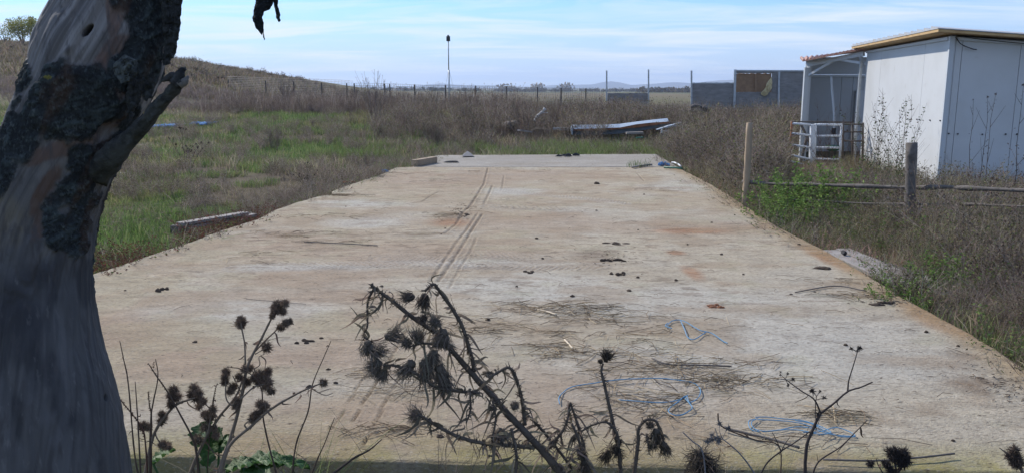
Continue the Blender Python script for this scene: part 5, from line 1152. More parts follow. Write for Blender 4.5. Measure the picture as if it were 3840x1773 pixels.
p = spread(420, -5, 3, 25.5, 37, lambda x, y: fbm(x * .5, y * .5, 44, 3) > .5, 1.0); scatter('brush', 'ragged clumps of tall brush behind the slab', tang + [t_weed(16, 1.15, .5, WC, .006, 4, (.5, .03, 5, B2), 4, LC, lsz=.04)], p, rng.uniform(.5, 1.15, len(p)), lean=.08)
p = spread(1500, -14, -1, 11, 34, lambda x, y: left(x, y) & (fbm(x * .8, y * .6, 46, 3) > .56), 1.0); scatter('brush', 'small twiggy shrubs dotted over the left meadow', tang, p, rng.uniform(.28, .6, len(p)), lean=.15)
ee = rng.uniform(4, 19.6, 900); sd_ = rng.random(900) < .55; el_, er_ = slab_x(np.clip(ee, 4, YF)); far_ = ee > YF; el_ = np.where(far_, np.interp(ee, [YF, fl[1]], [nl[0], fl[0]]), el_); er_ = np.where(far_, np.interp(ee, [YF, fr[1]], [nrr[0], fr[0]]), er_)
px_ = np.where(sd_, er_ + rng.uniform(-.02, .14, 900), el_ - rng.uniform(-.02, .14, 900)); ok_ = vn(ee * 1.4, sd_ * 5., 3) > .35; p = np.stack([px_, ee], -1)[ok_ & ((ee > 7.5) | sd_)]
scatter('weeds', 'small weeds and grass creeping over the slab rims', [t_weed(4, .42, .3, WC, .0028, 4, None, 12, LC, lsz=.022), t_grass(14, .32, .16, .006, [S1, S2, G1], 1.1), t_weed(4, .36, .35, [B1, (.14, .15, .07)], .0025, 3, None, 16, [G1, (.14, .17, .06)], lsz=.022)], p, rng.uniform(.6, 1.25, len(p)), lean=.45)
p = spread(2600, -5, -1.5, 6.2, 11, lambda x, y: left(x, y) & (x > slab_x(np.clip(y, 7, YF))[0] - .35) & (vn(y * 2.2, y * 0, 3) > .35), 1.0)[:260]; scatter('dock_plants', 'red-brown dock and dark leaves along the near left rim', [t_weed(4, .34, .3, [(.12, .06, .045), (.10, .07, .05)], .0028, 4, (.4, .014, 8, (.12, .05, .04)), 22, [(.15, .06, .045), (.11, .05, .04), (.10, .13, .05)], lsz=.026) for _ in range(3)], p, rng.uniform(.5, 1.1, len(p)), lean=.25)
# brush at the foot of the hill and on its face
p = spread(5200, -34, -7, 29, 46, lambda x, y: (x < -7) & (y > 32 - x * .25) & (fbm(x * .35, y * .35, 25, 3) > .42), 1.0); scatter('brush', 'dark purple-brown brush along the foot of the hill', [t_bush(7, .8, .5, [(.21, .17, .155), (.15, .118, .11), (.28, .235, .21), (.18, .155, .13)], .008, 0, LC, .06) for _ in range(3)], p, rng.uniform(.4, 1.0, len(p)), lean=.1)
p = spread(15000, -62, -8, 42, 88, lambda x, y: x < -6, 1.0); scatter('dry_grass', 'dry grass covering the hill', [t_grass(10, .38, .5, .05, [(.22, .175, .10), S3, B1, (.14, .14, .06)], .5) for _ in range(4)], p, rng.uniform(.4, 1.2, len(p)), cat='grass')
p = spread(1400, -62, -10, 46, 84, lambda x, y: (x < -9) & (fbm(x * .15, y * .25, 26, 3) > .5), 1.0); scatter('brush', 'low brown scrub on the hill slope', [t_bush(6, .7, .6, WC, .014, 1, LC, .09) for _ in range(3)], p, rng.uniform(.5, 1.2, len(p)))
# sparse brown weeds in the left meadow, thicker along the slab rim
p = spread(4200, -18, -1.0, 8, 30, lambda x, y: left(x, y) & (fbm(x * .9, y * .7, 28, 3) > .585), 1.0); scatter('weeds', 'scattered brown weeds in the left meadow', tw + tb_, p, rng.uniform(.3, .75, len(p)) * (.6 + .4 * sst(p[:, 1], 10, 18)), lean=.3)
p = spread(6000, -6, -1, 10.5, 19.8, lambda x, y: left(x, y) & (x > slab_x(np.clip(y, 7, YF))[0] - .75 - .4 * vn(y * .8, y * 0, 3)), 1.0); scatter('weeds', 'matted grey-brown weeds along the left slab rim', tb_, p[:700], rng.uniform(.25, .5, min(700, len(p))), lean=.4)
p = spread(2600, -8, -2, 10.0, 15.5, lambda x, y: left(x, y) & (np.abs(y - 12.0 - .25 * (x + 3)) < 1.1), 1.0); scatter('dry_grass', 'flattened grey hay mats in the left meadow', [t_grass(22, .10, .3, .006, [(.20, .17, .13), (.14, .115, .09), (.24, .21, .16)], 1.6) for _ in range(3)], p[:1100], rng.uniform(.8, 1.6, min(1100, len(p))), cat='grass', lean=.5)
# far tree belts on the plain
def belt(name, label, px0, px1, py_, Y, h, n, cols, wdt=20):
    tm = []
    for _ in range(3):
        t = Tri()
        for k in range(70): t.leaf(np.array([random.gauss(0, .45), random.gauss(0, .45), random.uniform(.1, 1.0)]) , np.random.normal(size=3), .38, .3, jc(random.choice(cols), .3))
        tm.append(t.arr())
    a, b = py_at(px0, py_, Y), py_at(px1, py_, Y); pts = np.stack([rng.uniform(a.x, b.x, n), Y + rng.uniform(-wdt, wdt, n)], -1); scatter(name, label, tm, pts, rng.uniform(.5, 1.2, n) * h, cat='trees')
belt('tree_belt', 'dark far line of bushes at the horizon, right', 2380, 3000, 330, 420, 2.0, 170, [(.12, .10, .075), (.08, .085, .055), (.15, .11, .07)])
belt('tree_belt', 'thin far line of bushes at the horizon, middle', 1850, 2420, 332, 620, 2.0, 150, [(.13, .11, .09), (.10, .10, .08)])
belt('tree_belt', 'hazy far line of pale trees at the horizon', 1850, 2150, 332, 700, 5, 12, [(.28, .25, .20), (.24, .21, .17)])
belt('tree_belt', 'far green tree belt left of the middle', 1300, 1800, 334, 560, 2.0, 60, [(.06, .08, .05), (.07, .07, .05)])

# bushes and trees one can point to
Tri.thin = False
def shrub(name, label, arr, x, y, s, rot=0, cat='shrub', group=None, names=('twigs',), zz=None):
    t = empty(name, (x, y, gz(x, y) if zz is None else zz), label, cat, group); v, f, c = arr; ca, sa = math.cos(rot) * s, math.sin(rot) * s
    v2 = np.stack([v[:, 0] * ca - v[:, 1] * sa, v[:, 0] * sa + v[:, 1] * ca, v[:, 2] * s], -1); mesh_np(names[0], v2, f, M['veg'], t, c); return t
def gpd(vx, vy):     # ground point under an overview pixel by marching along the sight line
    r = ray(*V(vx, vy)); k = 2.0
    for _ in range(2400):
        q = Vector((0, 0, CAM_H)) + r * k
        if q.z < gz(q.x, q.y): break
        k *= 1.003
    return q
def leafy_tree(label, vx, vy, h, wd, cols, n, name='tree', Y=None):
    if Y: b = py_at(*V(vx, vy), Y); b.z = gz(b.x, Y)
    else: b = gpd(vx, vy)
    t = empty(name, tuple(b), label, 'tree'); tr = Tri()
    for i in range(5):
        a = random.uniform(0, 6.28); d = np.array([math.cos(a) * wd * .3, math.sin(a) * wd * .3, h * .8]); u = np.linspace(0, 1, 5)[:, None]; tr.tube3(np.array([0, 0, -.1]) + d * u + np.random.normal(size=(5, 3)) * .02 * h * u, h * .018 * (1.1 - u[:, 0]), np.array((.07, .055, .04)))
    v, f, c = tr.arr(); mesh_np('trunk', v, f, M['veg'], t, c); tr = Tri(); lobes = [(np.array([random.gauss(0, wd * .22), random.gauss(0, wd * .22), h * random.uniform(.35, .8)]), random.uniform(.16, .30) * wd) for _ in range(16)]
    for i in range(n):
        c_, r = random.choice(lobes); d = np.random.normal(size=3); d /= np.linalg.norm(d); p = c_ + d * r * random.uniform(.3, 1.15); p[2] = max(p[2], h * .06); tr.leaf(p, np.random.normal(size=3), h * .045, h * .032, jc(random.choice(cols), .3))
    v, f, c = tr.arr(); mesh_np('crown', v, f, M['crown'], t, c); return t
leafy_tree('round yellow-green tree standing on the hilltop', 57, 92, 2.7, 2.5, [(.24, .25, .05), (.17, .20, .04), (.30, .27, .07)], 3800, Y=72)
leafy_tree('pale thin tree on the hilltop left of the round green tree', 10, 92, 1.9, 2.4, [(.24, .22, .13), (.16, .17, .08)], 420, Y=72)
leafy_tree('sparse pale bush on the hilltop right of the round green tree', 100, 95, 1.3, 1.7, [(.22, .21, .13), (.15, .15, .08)], 420, Y=71)
leafy_tree('small bush on the hill ridge seen through the bark gap', 405, 168, 2.2, 2.0, [(.14, .17, .06), (.2, .2, .1)], 300, Y=57)
leafy_tree('flat brown bush on the hill ridge right of the broken branch', 482, 180, 1.0, 2.4, [(.09, .085, .05), (.12, .10, .06)], 300, Y=54)
leafy_tree('dark rounded bush beyond the low grey board panel', 1763, 214, 2.6, 4.6, [(.07, .075, .05), (.10, .09, .06)], 400, Y=190)
big = [t_bush(26, 1.0, .55, WC, .0045, lev_=3) for _ in range(2)]; tallw = t_weed(26, 1.5, .55, [(.20, .17, .16), B1, B3], .008, 4, (.5, .03, 5, B2)); blk = t_weed(5, .7, .28, [(.05, .04, .035), (.07, .055, .045)], .0045, 6, (.8, .028, 16, (.045, .035, .03)), 6, [(.05, .04, .03)])
for lb, a, vx, vy, s in [('wide twiggy brown shrub at the far left corner of the slab', big[0], 1098, 385, 1.05), ('grey-brown twiggy shrub on the left slab rim by the concrete step', big[1], 925, 445, .62), ('low dark shrub in front of the twiggy shrub on the left rim', tb_[0], 865, 478, .75),
        ('brown shrub in the middle of the left meadow', big[1], 690, 385, .85), ('thin reddish shrub right of the meadow shrub', tb_[1], 780, 365, .9), ('black-headed burdock standing in the left meadow', blk, 470, 425, 1.35), ('leafless twig clump in the grass beside the trunk', tb_[2], 325, 500, .75), ('small dead stalks in the grass near the grey planks', tw[1], 300, 640, .45),
        ('red-brown dock plant by the trunk at the left rim', blk, 262, 665, .45), ('dark burdock stalks above the slab step', blk, 775, 478, .7), ('tangled dark weeds at the left slab step', tb_[3], 825, 480, .6)]:
    q = gpd(vx, vy); shrub('shrub' if 'shrub' in lb else 'weed_plant', lb, a, q.x, q.y, s, random.uniform(0, 6))
for lb, vx, base_y, Y, s in [('tall pale-stemmed shrub clump before the fence left of the mast', 940, 290, 30, 1.25), ('tall pale shrub clump rising above the hill fence', 715, 235, 40, 1.05), ('slender tall stalks on the crest left of the mast', 1090, 240, 37, .8), ('dark spreading shrub top right of the mast', 1180, 240, 37.5, .75)]:
    q = py_at(*V(vx, base_y), Y); shrub('shrub', lb, tallw, q.x, Y, s, random.uniform(0, 6))
for lb, vx, Y, s in [('brown spray of twigs right of the bleached branch', 1410, 27.5, 1.35), ('brown twiggy shrub left of the bleached branch', 1325, 27.0, 1.5), ('twiggy shrub behind the bent blue panel', 1650, 30, 1.5), ('dry shrub before the board fence post', 1830, 27, 1.5)]:
    q = py_at(*V(vx, 300), Y); shrub('shrub', lb, big[0], q.x, Y, s, random.uniform(0, 6))
ivy = t_weed(9, 1.45, .45, [(.10, .085, .07), B1], .004, 7, None, 46, [(.05, .08, .03), (.07, .10, .04), (.08, .06, .04)], lsz=.04, hb=.15); fine = t_weed(16, 1.3, .6, [(.20, .12, .085), (.16, .10, .07)], .003, 9, None, 6, LC); rod = t_weed(1, 1.9, .12, [(.09, .075, .065)], .007, 3, (.3, .03, 14, (.06, .045, .04)), 16, [(.06, .045, .035)], lsz=.03, hb=.1)
for lb, a, vx, Y, s in [('leafy dark climber growing up the left shed wall', ivy, 2195, 14.9, 1.2), ('tall climber stalks right of the leafy climber on the shed wall', ivy, 2262, 14.0, 1.12), ('fine reddish plumes growing before the lean-to', fine, 2075, 18.3, 1.20), ('reddish weeds at the shed corner by the hurdle', fine, 2155, 16.3, 1.0),
        ('tall bare stalk against the front shed wall, leftmost of the four', rod, 2440, 12.0, .80), ('tall bare stalk against the front shed wall, second of the four', rod, 2468, 11.8, .82), ('straight tall bare stalk against the front shed wall, third of the four', rod, 2488, 11.6, .84), ('dark knobbly tall stalk at the right edge before the shed', rod, 2562, 10.6, .90),
        ('grey fluffy weed at the foot of the shed corner', tb_[1], 2345, 11.5, 1.1), ('grey spreading weed before the front shed wall', tb_[2], 2420, 11.0, 1.1), ('brown weed with dark heads at far right', blk, 2530, 9.6, 1.1)]:
    q = py_at(*V(vx, 400), Y); shrub('weed_plant', lb, a, q.x, Y, s, random.uniform(0, 6), 'weed')
nettle = t_weed(20, .7, .6, [(.11, .13, .05)], .003, 5, None, 90, [(.15, .24, .055), (.11, .18, .045), (.19, .27, .08)], lsz=.045)
for lb, vx, vy, s, ys in [('bright green bramble hanging over the lower fence rail', 2040, 535, 1.15, 10.6), ('leafy green bramble right of the post, under the upper rail', 1985, 500, 1.0, 10.9), ('taller green bramble in the middle of the rail fence', 2110, 480, 1.15, 10.3), ('yellow-green bramble low before the rail fence', 1990, 560, .85, 9.9), ('green nettles low beside the slab rim by the boards', 2075, 560, .6, 9.7), ('fresh green weed beside the rim below the boards', 2270, 700, .5, 6.0), ('green weed patch under the brown thicket at right', 2380, 690, .6, 6.6)]:
    q = py_at(*V(vx, vy), ys); shrub('green_plant', lb, nettle, q.x, ys, s, 1.0, 'green plant')
tuf = t_grass(60, .16, .22, .010, [G3, G1]); q = gp(*V(1605, 420), 0); shrub('grass_tuft', 'dark green grass tuft growing in the joint between the slabs', tuf, q.x, q.y, 1.1, 0, 'grass', zz=.0)
q = gp(*V(1655, 408), 0); shrub('weed_plant', 'small dry weed in the joint beside the blue plastic', tw[0], q.x, q.y, .42, 1, 'weed', zz=.0)

# ------------------------------------------------------------------ foreground plants
def spiny_tree(name, label, cat, stems, DEP, zf, prm, root=None):
    """stems: list of (points px, r0, r1 in metres, depth offset); heads, leaves and spines follow"""
    b = root or zf(*stems[0][0][0]); base_ = P(*b, DEP); g_ = empty(name, (base_.x, base_.y, gz(base_.x, base_.y)), label, cat); o = np.array(g_.location)
    T_st, T_sp, T_lf = Tri(), Tri(), Tri(); mb = MB()
    for (pts, r0, r1, dz) in stems:
        n = len(pts); q = curve_pts([P(*zf(*p), DEP + (dz[i] if hasattr(dz, '__len__') else dz)) - Vector(o) for i, p in enumerate(pts)], 7)
        rr = np.linspace(r0, r1, len(q)); mb.tube(q, list(rr), 7, jit=.14); q = np.array([p[:] for p in q]); seg = np.linalg.norm(np.diff(q, axis=0), axis=1); tot = seg.sum()
        def at(s_): 
            c = 0
            for i, l in enumerate(seg):
                if c + l >= s_: return q[i] + (q[i + 1] - q[i]) * ((s_ - c) / l), (q[i + 1] - q[i]) / l, rr[i]
                c += l
            return q[-1], (q[-1] - q[-2]) / (seg[-1] + 1e-9), rr[-1]
        for k in range(int(tot / prm.get('spine_step', .006)) if prm.get('spine_step') else 0):
            p, t, r = at(random.uniform(0, tot)); d = np.random.normal(size=3); d -= t * (d @ t); d /= np.linalg.norm(d); l = random.uniform(.4, 1.2) * prm['spine']; d2 = d + t * random.uniform(-.2, .9); T_sp.tube3(np.stack([p + d * r * .6, p + d * r * .6 + d2 * l]), [l * .17, .0003], jc(prm['col'], .3))
        for k in range(int(tot / prm['leaf_step']) if prm.get('leaf_step') else 0):
            p, t, r = at(random.uniform(0, tot)); d = np.random.normal(size=3); d -= t * (d @ t) * .7; d /= np.linalg.norm(d); l = random.uniform(.35, 1.15) * prm['leaf']; u = np.linspace(0, 1, 9)[:, None]; ax = np.random.normal(size=3) * .6 + np.array([0, 0, -.7]); cur = p + d * l * u + ax * l * .9 * u ** 2 + t * l * .4 * np.sin(u * 4 + random.random() * 5) * u
            c = jc(prm['lcol'], .4); T_lf.ribbon(cur, prm['leafw'] * np.sin(np.linspace(.5, 3.0, 9)) * random.uniform(.5, 1.2), c)
            for m_ in range(2, 8, 1):
                for sgn in (-1, 1):
                    if random.random() < .55: e = np.random.normal(size=3); e /= np.linalg.norm(e); T_sp.tube3(np.stack([cur[m_], cur[m_] + (e * .5 + (cur[m_] - cur[m_ - 1]) * 20) * prm['spine'] * .9]), [.0009, .0002], c)
    st = mb.build('stem', M['twig'], g_, True, True); n = len(mb.v); cc = np.ones((n, 4), np.float32); cc[:, :3] = np.array(prm['col']) * (.7 + .6 * fbm(np.arange(n) * .2, np.arange(n) * .03, 3, 3))[:, None]; st.data.attributes['Col'].data.foreach_set('color', cc.ravel())
    for T, nm in ((T_sp, 'spines'), (T_lf, 'dry_leaves')):
        if T.n: v, f, c = T.arr(); oo = mesh_np(nm, v, f, M['veg'] if nm == 'dry_leaves' else M['twig'], g_, c); oo['kind'] = 'stuff'
    return g_, o
def burr(g_, o, c, r, colr=(.10, .075, .055), n=150, name='burr', hang=None, hair=None):
    """a seed head: a solid core bristling with hooked hairs"""
    T = Tri(); c = np.array(c) - o; K = 8
    core = MB(); vs = []; 
    for j in range(1, 6):
        for i in range(K): a, b = math.pi * j / 6, 2 * math.pi * i / K; k = r * .55 * (1 + random.uniform(-.15, .15)); vs.append(np.array([math.sin(a) * math.cos(b), math.sin(a) * math.sin(b), math.cos(a)]) * k + c)
    T.v.append(np.array(vs + [c + [0, 0, r * .55], c - [0, 0, r * .55]])); f = []
    for j in range(4):
        for i in range(K): p, q = j * K + i, j * K + (i + 1) % K; f += [(p, p + K, q + K), (p, q + K, q)]
    for i in range(K): f += [(5 * K, i, (i + 1) % K), (5 * K + 1, 4 * K + (i + 1) % K, 4 * K + i)]
    T.f += f; T.c.append(np.tile(np.array(colr) * .6, (len(vs) + 2, 1))); T.n += len(vs) + 2
    for i in range(n):
        d = np.random.normal(size=3); d /= np.linalg.norm(d)
        if hang is not None: d = d * .55 + np.array(hang); d /= np.linalg.norm(d); l = r * random.uniform(.8, 2.2)
        else: l = r * random.uniform(.5, .82)
        e = np.random.normal(size=3) * .25; p0 = c + d * r * .35 + (np.random.normal(size=3) * r * .3 if hang is not None else 0)
        T.tube3(np.stack([p0, p0 + d * l * .6, p0 + (d + e) * l]), np.array([.0009, .0007, .0002]) * (hair or 1), jc(colr, .35))
    v, f, cx_ = T.arr(); return mesh_np(name, v, f, M['twig'], g_, cx_)
TH_P = dict(col=(.10, .082, .067), lcol=(.20, .165, .125), spine=.011, spine_step=.0028, leaf=.048, leafw=.0075, leaf_step=.0075)
DT = 2.15
th_st = [([(1310, 1240), (1170, 1070), (1010, 900), (900, 780), (760, 620), (600, 440), (520, 360)],   .0115, .006, [0, 0, 0, .01, .02, .03, .04]), ([(520, 360), (410, 290), (300, 200), (190, 120), (175, 95)], .0065, .004, .05),
    ([(190, 120), (155, 190), (150, 260), (150, 340), (130, 400), (190, 440)], .0035, .002, .06), ([(770, 600), (740, 480), (700, 350), (640, 240), (560, 130), (530, 100), (480, 140)], .006, .0035, [.02, 0, -.02, -.03, -.04, -.05, -.05]),
    ([(800, 730), (640, 710), (540, 690), (440, 620), (310, 570), (240, 570)], .005, .003, -.04), ([(1060, 910), (1040, 760), (1000, 620), (960, 580), (900, 610), (850, 640)], .005, .003, [0, -.02, -.05, -.06, -.07, -.08]),
    ([(1110, 1040), (1000, 1030), (820, 1015), (680, 980), (560, 920), (480, 870), (450, 850)], .006, .0035, [0, -.03, -.06, -.08, -.1, -.12, -.12]), ([(1180, 1060), (1290, 920), (1320, 780)], .005, .003, .05), ([(1320, 780), (1360, 900), (1400, 1050), (1390, 1230)], .003, .005, .05),
    ([(870, 760), (890, 880), (870, 1000), (880, 1120)], .003, .002, -.05), ([(980, 930), (1010, 1090), (1000, 1230)], .004, .004, -.06), ([(740, 700), (745, 820), (720, 900)], .003, .002, -.06), ([(600, 450), (560, 320), (500, 260)], .004, .002, 0), ([(1060, 840), (1140, 920), (1240, 1040), (1330, 1160)], .004, .004, .08), ([(620, 460), (480, 440), (390, 460)], .004, .002, -.03)]
g_, o_g = spiny_tree('thistle', 'large dead dark thistle leaning left across the front of the slab', 'thistle', th_st, DT, Z2, TH_P, root=Z2(1400, 1500))
dn_ = (-.3, 0, -1)
for (a, b, r, h) in [(180, 470, .034, (.5, 0, -.35)), (270, 400, .030, (.8, 0, .1)), (150, 440, .026, (-.2, 0, -1)), (480, 170, .028, (-.2, 0, -1)), (410, 172, .022, (-1, 0, -.1)), (215, 560, .030, (-.6, 0, -.5)), (250, 600, .022, (-.3, 0, -1)), (375, 440, .028, None), (440, 430, .028, (0, 0, .8)), (400, 560, .036, (-.5, 0, -.8)), (480, 560, .042, (.1, 0, -1)), (570, 590, .040, (.2, 0, -1)), (600, 660, .032, (.1, 0, -1)), (540, 320, .034, None), (590, 380, .034, (-.2, 0, -.7)), (470, 300, .022, None), (530, 500, .034, (0, 0, -.8)), (450, 860, .026, (-.5, 0, 0)), (915, 950, .034, (0, 0, -.6)), (1000, 800, .022, None), (560, 440, .03, None)]:
    burr(g_, o_g, P(*Z2(a, b), DT - .03), r * .62, (.19, .16, .13) if b > 300 else (.11, .09, .075), 190, 'seed_head', h, 1.1)
g_, o_g = spiny_tree('thistle', 'slim dead thistle with one spiky head standing upright right of the large one', 'thistle', [([(1612, 1240), (1600, 1060), (1560, 870), (1520, 690), (1500, 600), (1510, 555)], .006, .003, 0), ([(1600, 1040), (1590, 960), (1530, 895), (1450, 910), (1380, 950)], .004, .0025, -.03)], 2.2, Z2, dict(TH_P, leaf_step=.028, leaf=.04), root=Z2(1620, 1480))
for (a, b, r, h) in [(1525, 535, .022, (0.2, 0, .7)), (1580, 1040, .026, (0, 0, -.5)), (1535, 1070, .024, (-.4, 0, -.9)), (1600, 1010, .018, None), (1495, 545, .012, None)]: burr(g_, o_g, P(*Z2(a, b), 2.18), r * .62, (.075, .062, .05), 160, 'seed_head', h)
g_, o_g = spiny_tree('thistle', 'short thistle with a drooping top at the right of the thistle group', 'thistle', [([(1685, 1240), (1700, 1100), (1712, 1000), (1715, 930), (1760, 880), (1815, 890), (1840, 950), (1860, 1010)], .006, .003, 0), ([(1760, 960), (1772, 1040), (1775, 1080)], .003, .002, -.02)], 2.2, Z2, dict(TH_P, leaf_step=.016), root=Z2(1700, 1480))
for (a, b, r, h) in [(1815, 950, .030, (0, 0, -.9)), (1860, 1025, .026, (.3, 0, -1)), (1780, 910, .022, None), (1800, 1000, .020, (0, 0, -1))]: burr(g_, o_g, P(*Z2(a, b), 2.18), r * .62, (.12, .10, .08), 170, 'seed_head', h)
g_, o_g = spiny_tree('thistle', 'stubby curled thistle shoot between the large and the slim thistle', 'thistle', [([(1420, 1240), (1400, 1120), (1370, 1000), (1330, 900)], .005, .003, 0), ([(1400, 1090), (1350, 1050), (1310, 1120)], .004, .002, -.02)], 2.1, Z2, dict(TH_P, leaf_step=.011), root=Z2(1420, 1480))
for (a, b, r, h) in [(1390, 1090, .026, None), (1400, 1130, .024, (0, 0, -.8)), (1340, 990, .014, None)]: burr(g_, o_g, P(*Z2(a, b), 2.08), r * .62, (.09, .075, .06), 150, 'seed_head', h)
def Z1(a, b): return (a / 1.766, 1100 + b / 1.766)
BD = dict(col=(.19, .15, .115), lcol=(.15, .11, .085), leaf=.035, leafw=.008, leaf_step=.045, spine=.004)
DB = 2.75
def burdock(label, stems, burrs, dep, root, prm=BD, br=.017):
    g_, o_ = spiny_tree('burdock', label, 'burdock', stems, dep, Z1, prm, root=root)
    for k in burrs: burr(g_, o_, P(*Z1(k[0], k[1]), dep + random.uniform(-.03, .03)), br * (k[2] if len(k) > 2 else 1), random.choice([(.22, .165, .12), (.16, .115, .085), (.25, .18, .13)]), 210)
burdock('tallest dead burdock with burr clusters leaning right', [([(1420, 1260), (1530, 950), (1600, 680), (1640, 480), (1740, 280), (1800, 160), (1845, 90)], .0075, .0025, 0), ([(1640, 440), (1720, 350), (1800, 270), (1855, 222), (1912, 187)], .003, .0018, .03), ([(1625, 470), (1620, 330), (1600, 230), (1595, 195)], .003, .002, -.03), ([(1690, 400), (1725, 380), (1765, 358)], .002, .0015, 0), ([(1590, 700), (1680, 620), (1750, 600)], .003, .002, -.04), ([(1610, 640), (1660, 560), (1690, 500)], .003, .002, .03), ([(1570, 760), (1500, 700), (1495, 560)], .003, .0015, -.02), ([(1600, 660), (1560, 580), (1540, 540)], .002, .0015, 0), ([(1680, 500), (1720, 470), (1715, 420), (1750, 400)], .002, .001, 0)],
    [(1820, 95), (1835, 70), (1862, 72), (1890, 66), (1872, 120), (1822, 118), (1855, 90), (1802, 150, .7), (1858, 225), (1890, 200), (1917, 186, .8), (1595, 172), (1606, 192), (1582, 200), (1598, 215, .8), (1768, 355, 1.3), (1720, 540, 1.5), (1745, 560, 1.6), (1775, 590, 1.4), (1760, 610, 1.4), (1778, 515), (1715, 580, 1.3), (1795, 648), (1620, 498), (1655, 495), (1685, 560), (1640, 585), (1585, 550), (1545, 615), (1525, 645), (1497, 520), (1490, 550), (1490, 585), (1570, 708), (1560, 745)], DB, Z1(1380, 1480))
burdock('dead burdock stem crossing behind the tallest one, burrs low down', [([(1230, 1260), (1340, 1000), (1450, 820), (1560, 680), (1610, 560)], .0065, .003, 0), ([(1340, 1010), (1380, 900), (1400, 780)], .004, .002, -.02), ([(1450, 830), (1410, 780), (1345, 715)], .003, .002, .03), ([(1400, 950), (1430, 870), (1415, 700), (1435, 600)], .002, .001, 0)], [(1410, 765), (1370, 800), (1402, 812), (1385, 830), (1360, 888, 1.2), (1430, 940), (1310, 965, 1.4), (1340, 715), (1318, 745), (1355, 800), (1420, 890, .8)], DB + .10, Z1(1200, 1480))
burdock('long dark burdock stem reaching far right with one burr at its tip', [([(1440, 1260), (1520, 1010), (1660, 880), (1800, 760), (1970, 660), (2070, 615), (2138, 590)], .006, .002, -.02), ([(2060, 625), (2110, 655), (2160, 672), (2205, 658)], .002, .001, 0), ([(2110, 655), (2150, 640), (2190, 628)], .0015, .001, 0), ([(1740, 800), (1745, 760), (1740, 735)], .003, .002, 0), ([(1640, 900), (1620, 870), (1640, 850)], .003, .002, 0)], [(2142, 590), (1718, 732), (1757, 740), (1738, 772), (1690, 812, 1.2), (1670, 830), (1700, 800)], DB - .08, Z1(1400, 1480))
burdock('left burdock bent over with two high burr clusters', [([(950, 1260), (1010, 960), (1080, 830), (1160, 740), (1240, 705), (1290, 690)], .006, .003, 0), ([(1130, 770), (1120, 700), (1148, 650)], .003, .002, 0), ([(1050, 880), (1030, 930), (1060, 990)], .003, .002, 0)], [(1148, 637, 1.2), (1130, 680), (1172, 685, 1.2), (1150, 690), (1285, 625, 1.2), (1272, 665, 1.3), (1300, 690, 1.2), (1320, 660), (1345, 712, .9), (1130, 735), (1082, 820), (1066, 850), (1075, 800), (940, 880), (980, 885), (955, 870), (1080, 1000, 1.2), (1110, 1010)], DB + .02, Z1(930, 1480))
def wiry(label, stems, dep, zf, root, colr=(.09, .065, .05), beads=(), bs=.006, name='dry_stalk', leaf_step=.12):
    g_, o_ = spiny_tree(name, label, 'dry stalk', stems, dep, zf, dict(col=colr, lcol=(.08, .055, .04), leaf=.018, leafw=.005, leaf_step=leaf_step, spine=.003), root=root)
    if len(beads):
        T = Tri()
        for k in beads: T.star(np.array(P(*zf(k[0], k[1]), dep)) - o_, bs * (k[2] if len(k) > 2 else 1), 26, colr)
        v, f, c = T.arr(); mesh_np('seeds', v, f, M['twig'], g_, c)
    return g_
def beadline(pts, step): 
    r_ = []
    for (a, b), (c, d) in zip(pts[:-1], pts[1:]):
        l = math.hypot(c - a, d - b); n = max(1, int(l / step)); r_ += [(a + (c - a) * i / n + random.uniform(-5, 5), b + (d - b) * i / n) for i in range(n)]
    return r_
q1 = [(760, 650), (800, 705), (870, 790), (930, 870), (960, 960)]; wiry('dock stalk strung with red-brown seeds leaning out from the trunk', [([(980, 1240)] + q1[::-1], .003, .0012, 0)], 2.7, Z1, Z1(980, 1450), (.10, .055, .04), beadline(q1, 17), .006)
q2 = [(985, 465), (1040, 550), (1110, 650), (1210, 830)]; wiry('forked dock stalk crossing to the right, seeded near its tip', [([(1320, 1240), (1290, 1000)] + q2[::-1], .004, .0014, .02)], 2.7, Z1, Z1(1330, 1450), (.085, .06, .045), beadline(q2[:3], 24) + [(1020, 455), (1018, 470), (1016, 485)], .005)
q3 = [(980, 650), (990, 740), (1003, 830)]; wiry('short dock spike with bead-like seeds', [([(1000, 1240)] + q3[::-1], .003, .0012, 0)], 2.8, Z1, Z1(1000, 1450), (.09, .055, .04), beadline(q3, 14), .0055)
q4 = [(1435, 600), (1420, 660), (1405, 740)]; wiry('small seeded spike between the burdock stems', [([(1370, 1240), (1390, 900)] + q4[::-1], .002, .001, 0)], 2.85, Z1, Z1(1360, 1450), (.09, .06, .045), beadline(q4, 15), .005)
for lb, st in [('thin straight stalk right beside the trunk, tallest there', [(925, 1240), (890, 1050), (850, 600), (820, 440), (793, 312)]), ('thin leafless stalk just right of the tallest one by the trunk', [(935, 1240), (910, 800), (895, 580)]), ('fine stalk rising between dock stalks', [(990, 1240), (1000, 820), (1045, 560), (1030, 430)]), ('slender wavy stalk curving down right of the burdock', [(1850, 1260), (1780, 1000), (1740, 800), (1735, 650), (1690, 560), (1600, 500), (1500, 485)]),
               ('very thin long stalk at the right of the burdock group', [(1930, 1260), (1960, 1000), (2040, 780), (2070, 600), (2140, 430), (2192, 312)]), ('bare stalk slanting right, lowest of the group', [(2040, 1260), (2100, 1100), (2150, 990), (2215, 820)])]:
    wiry(lb, [(st, .0032, .0012, 0)], 2.7, Z1, Z1(st[0][0], 1480))
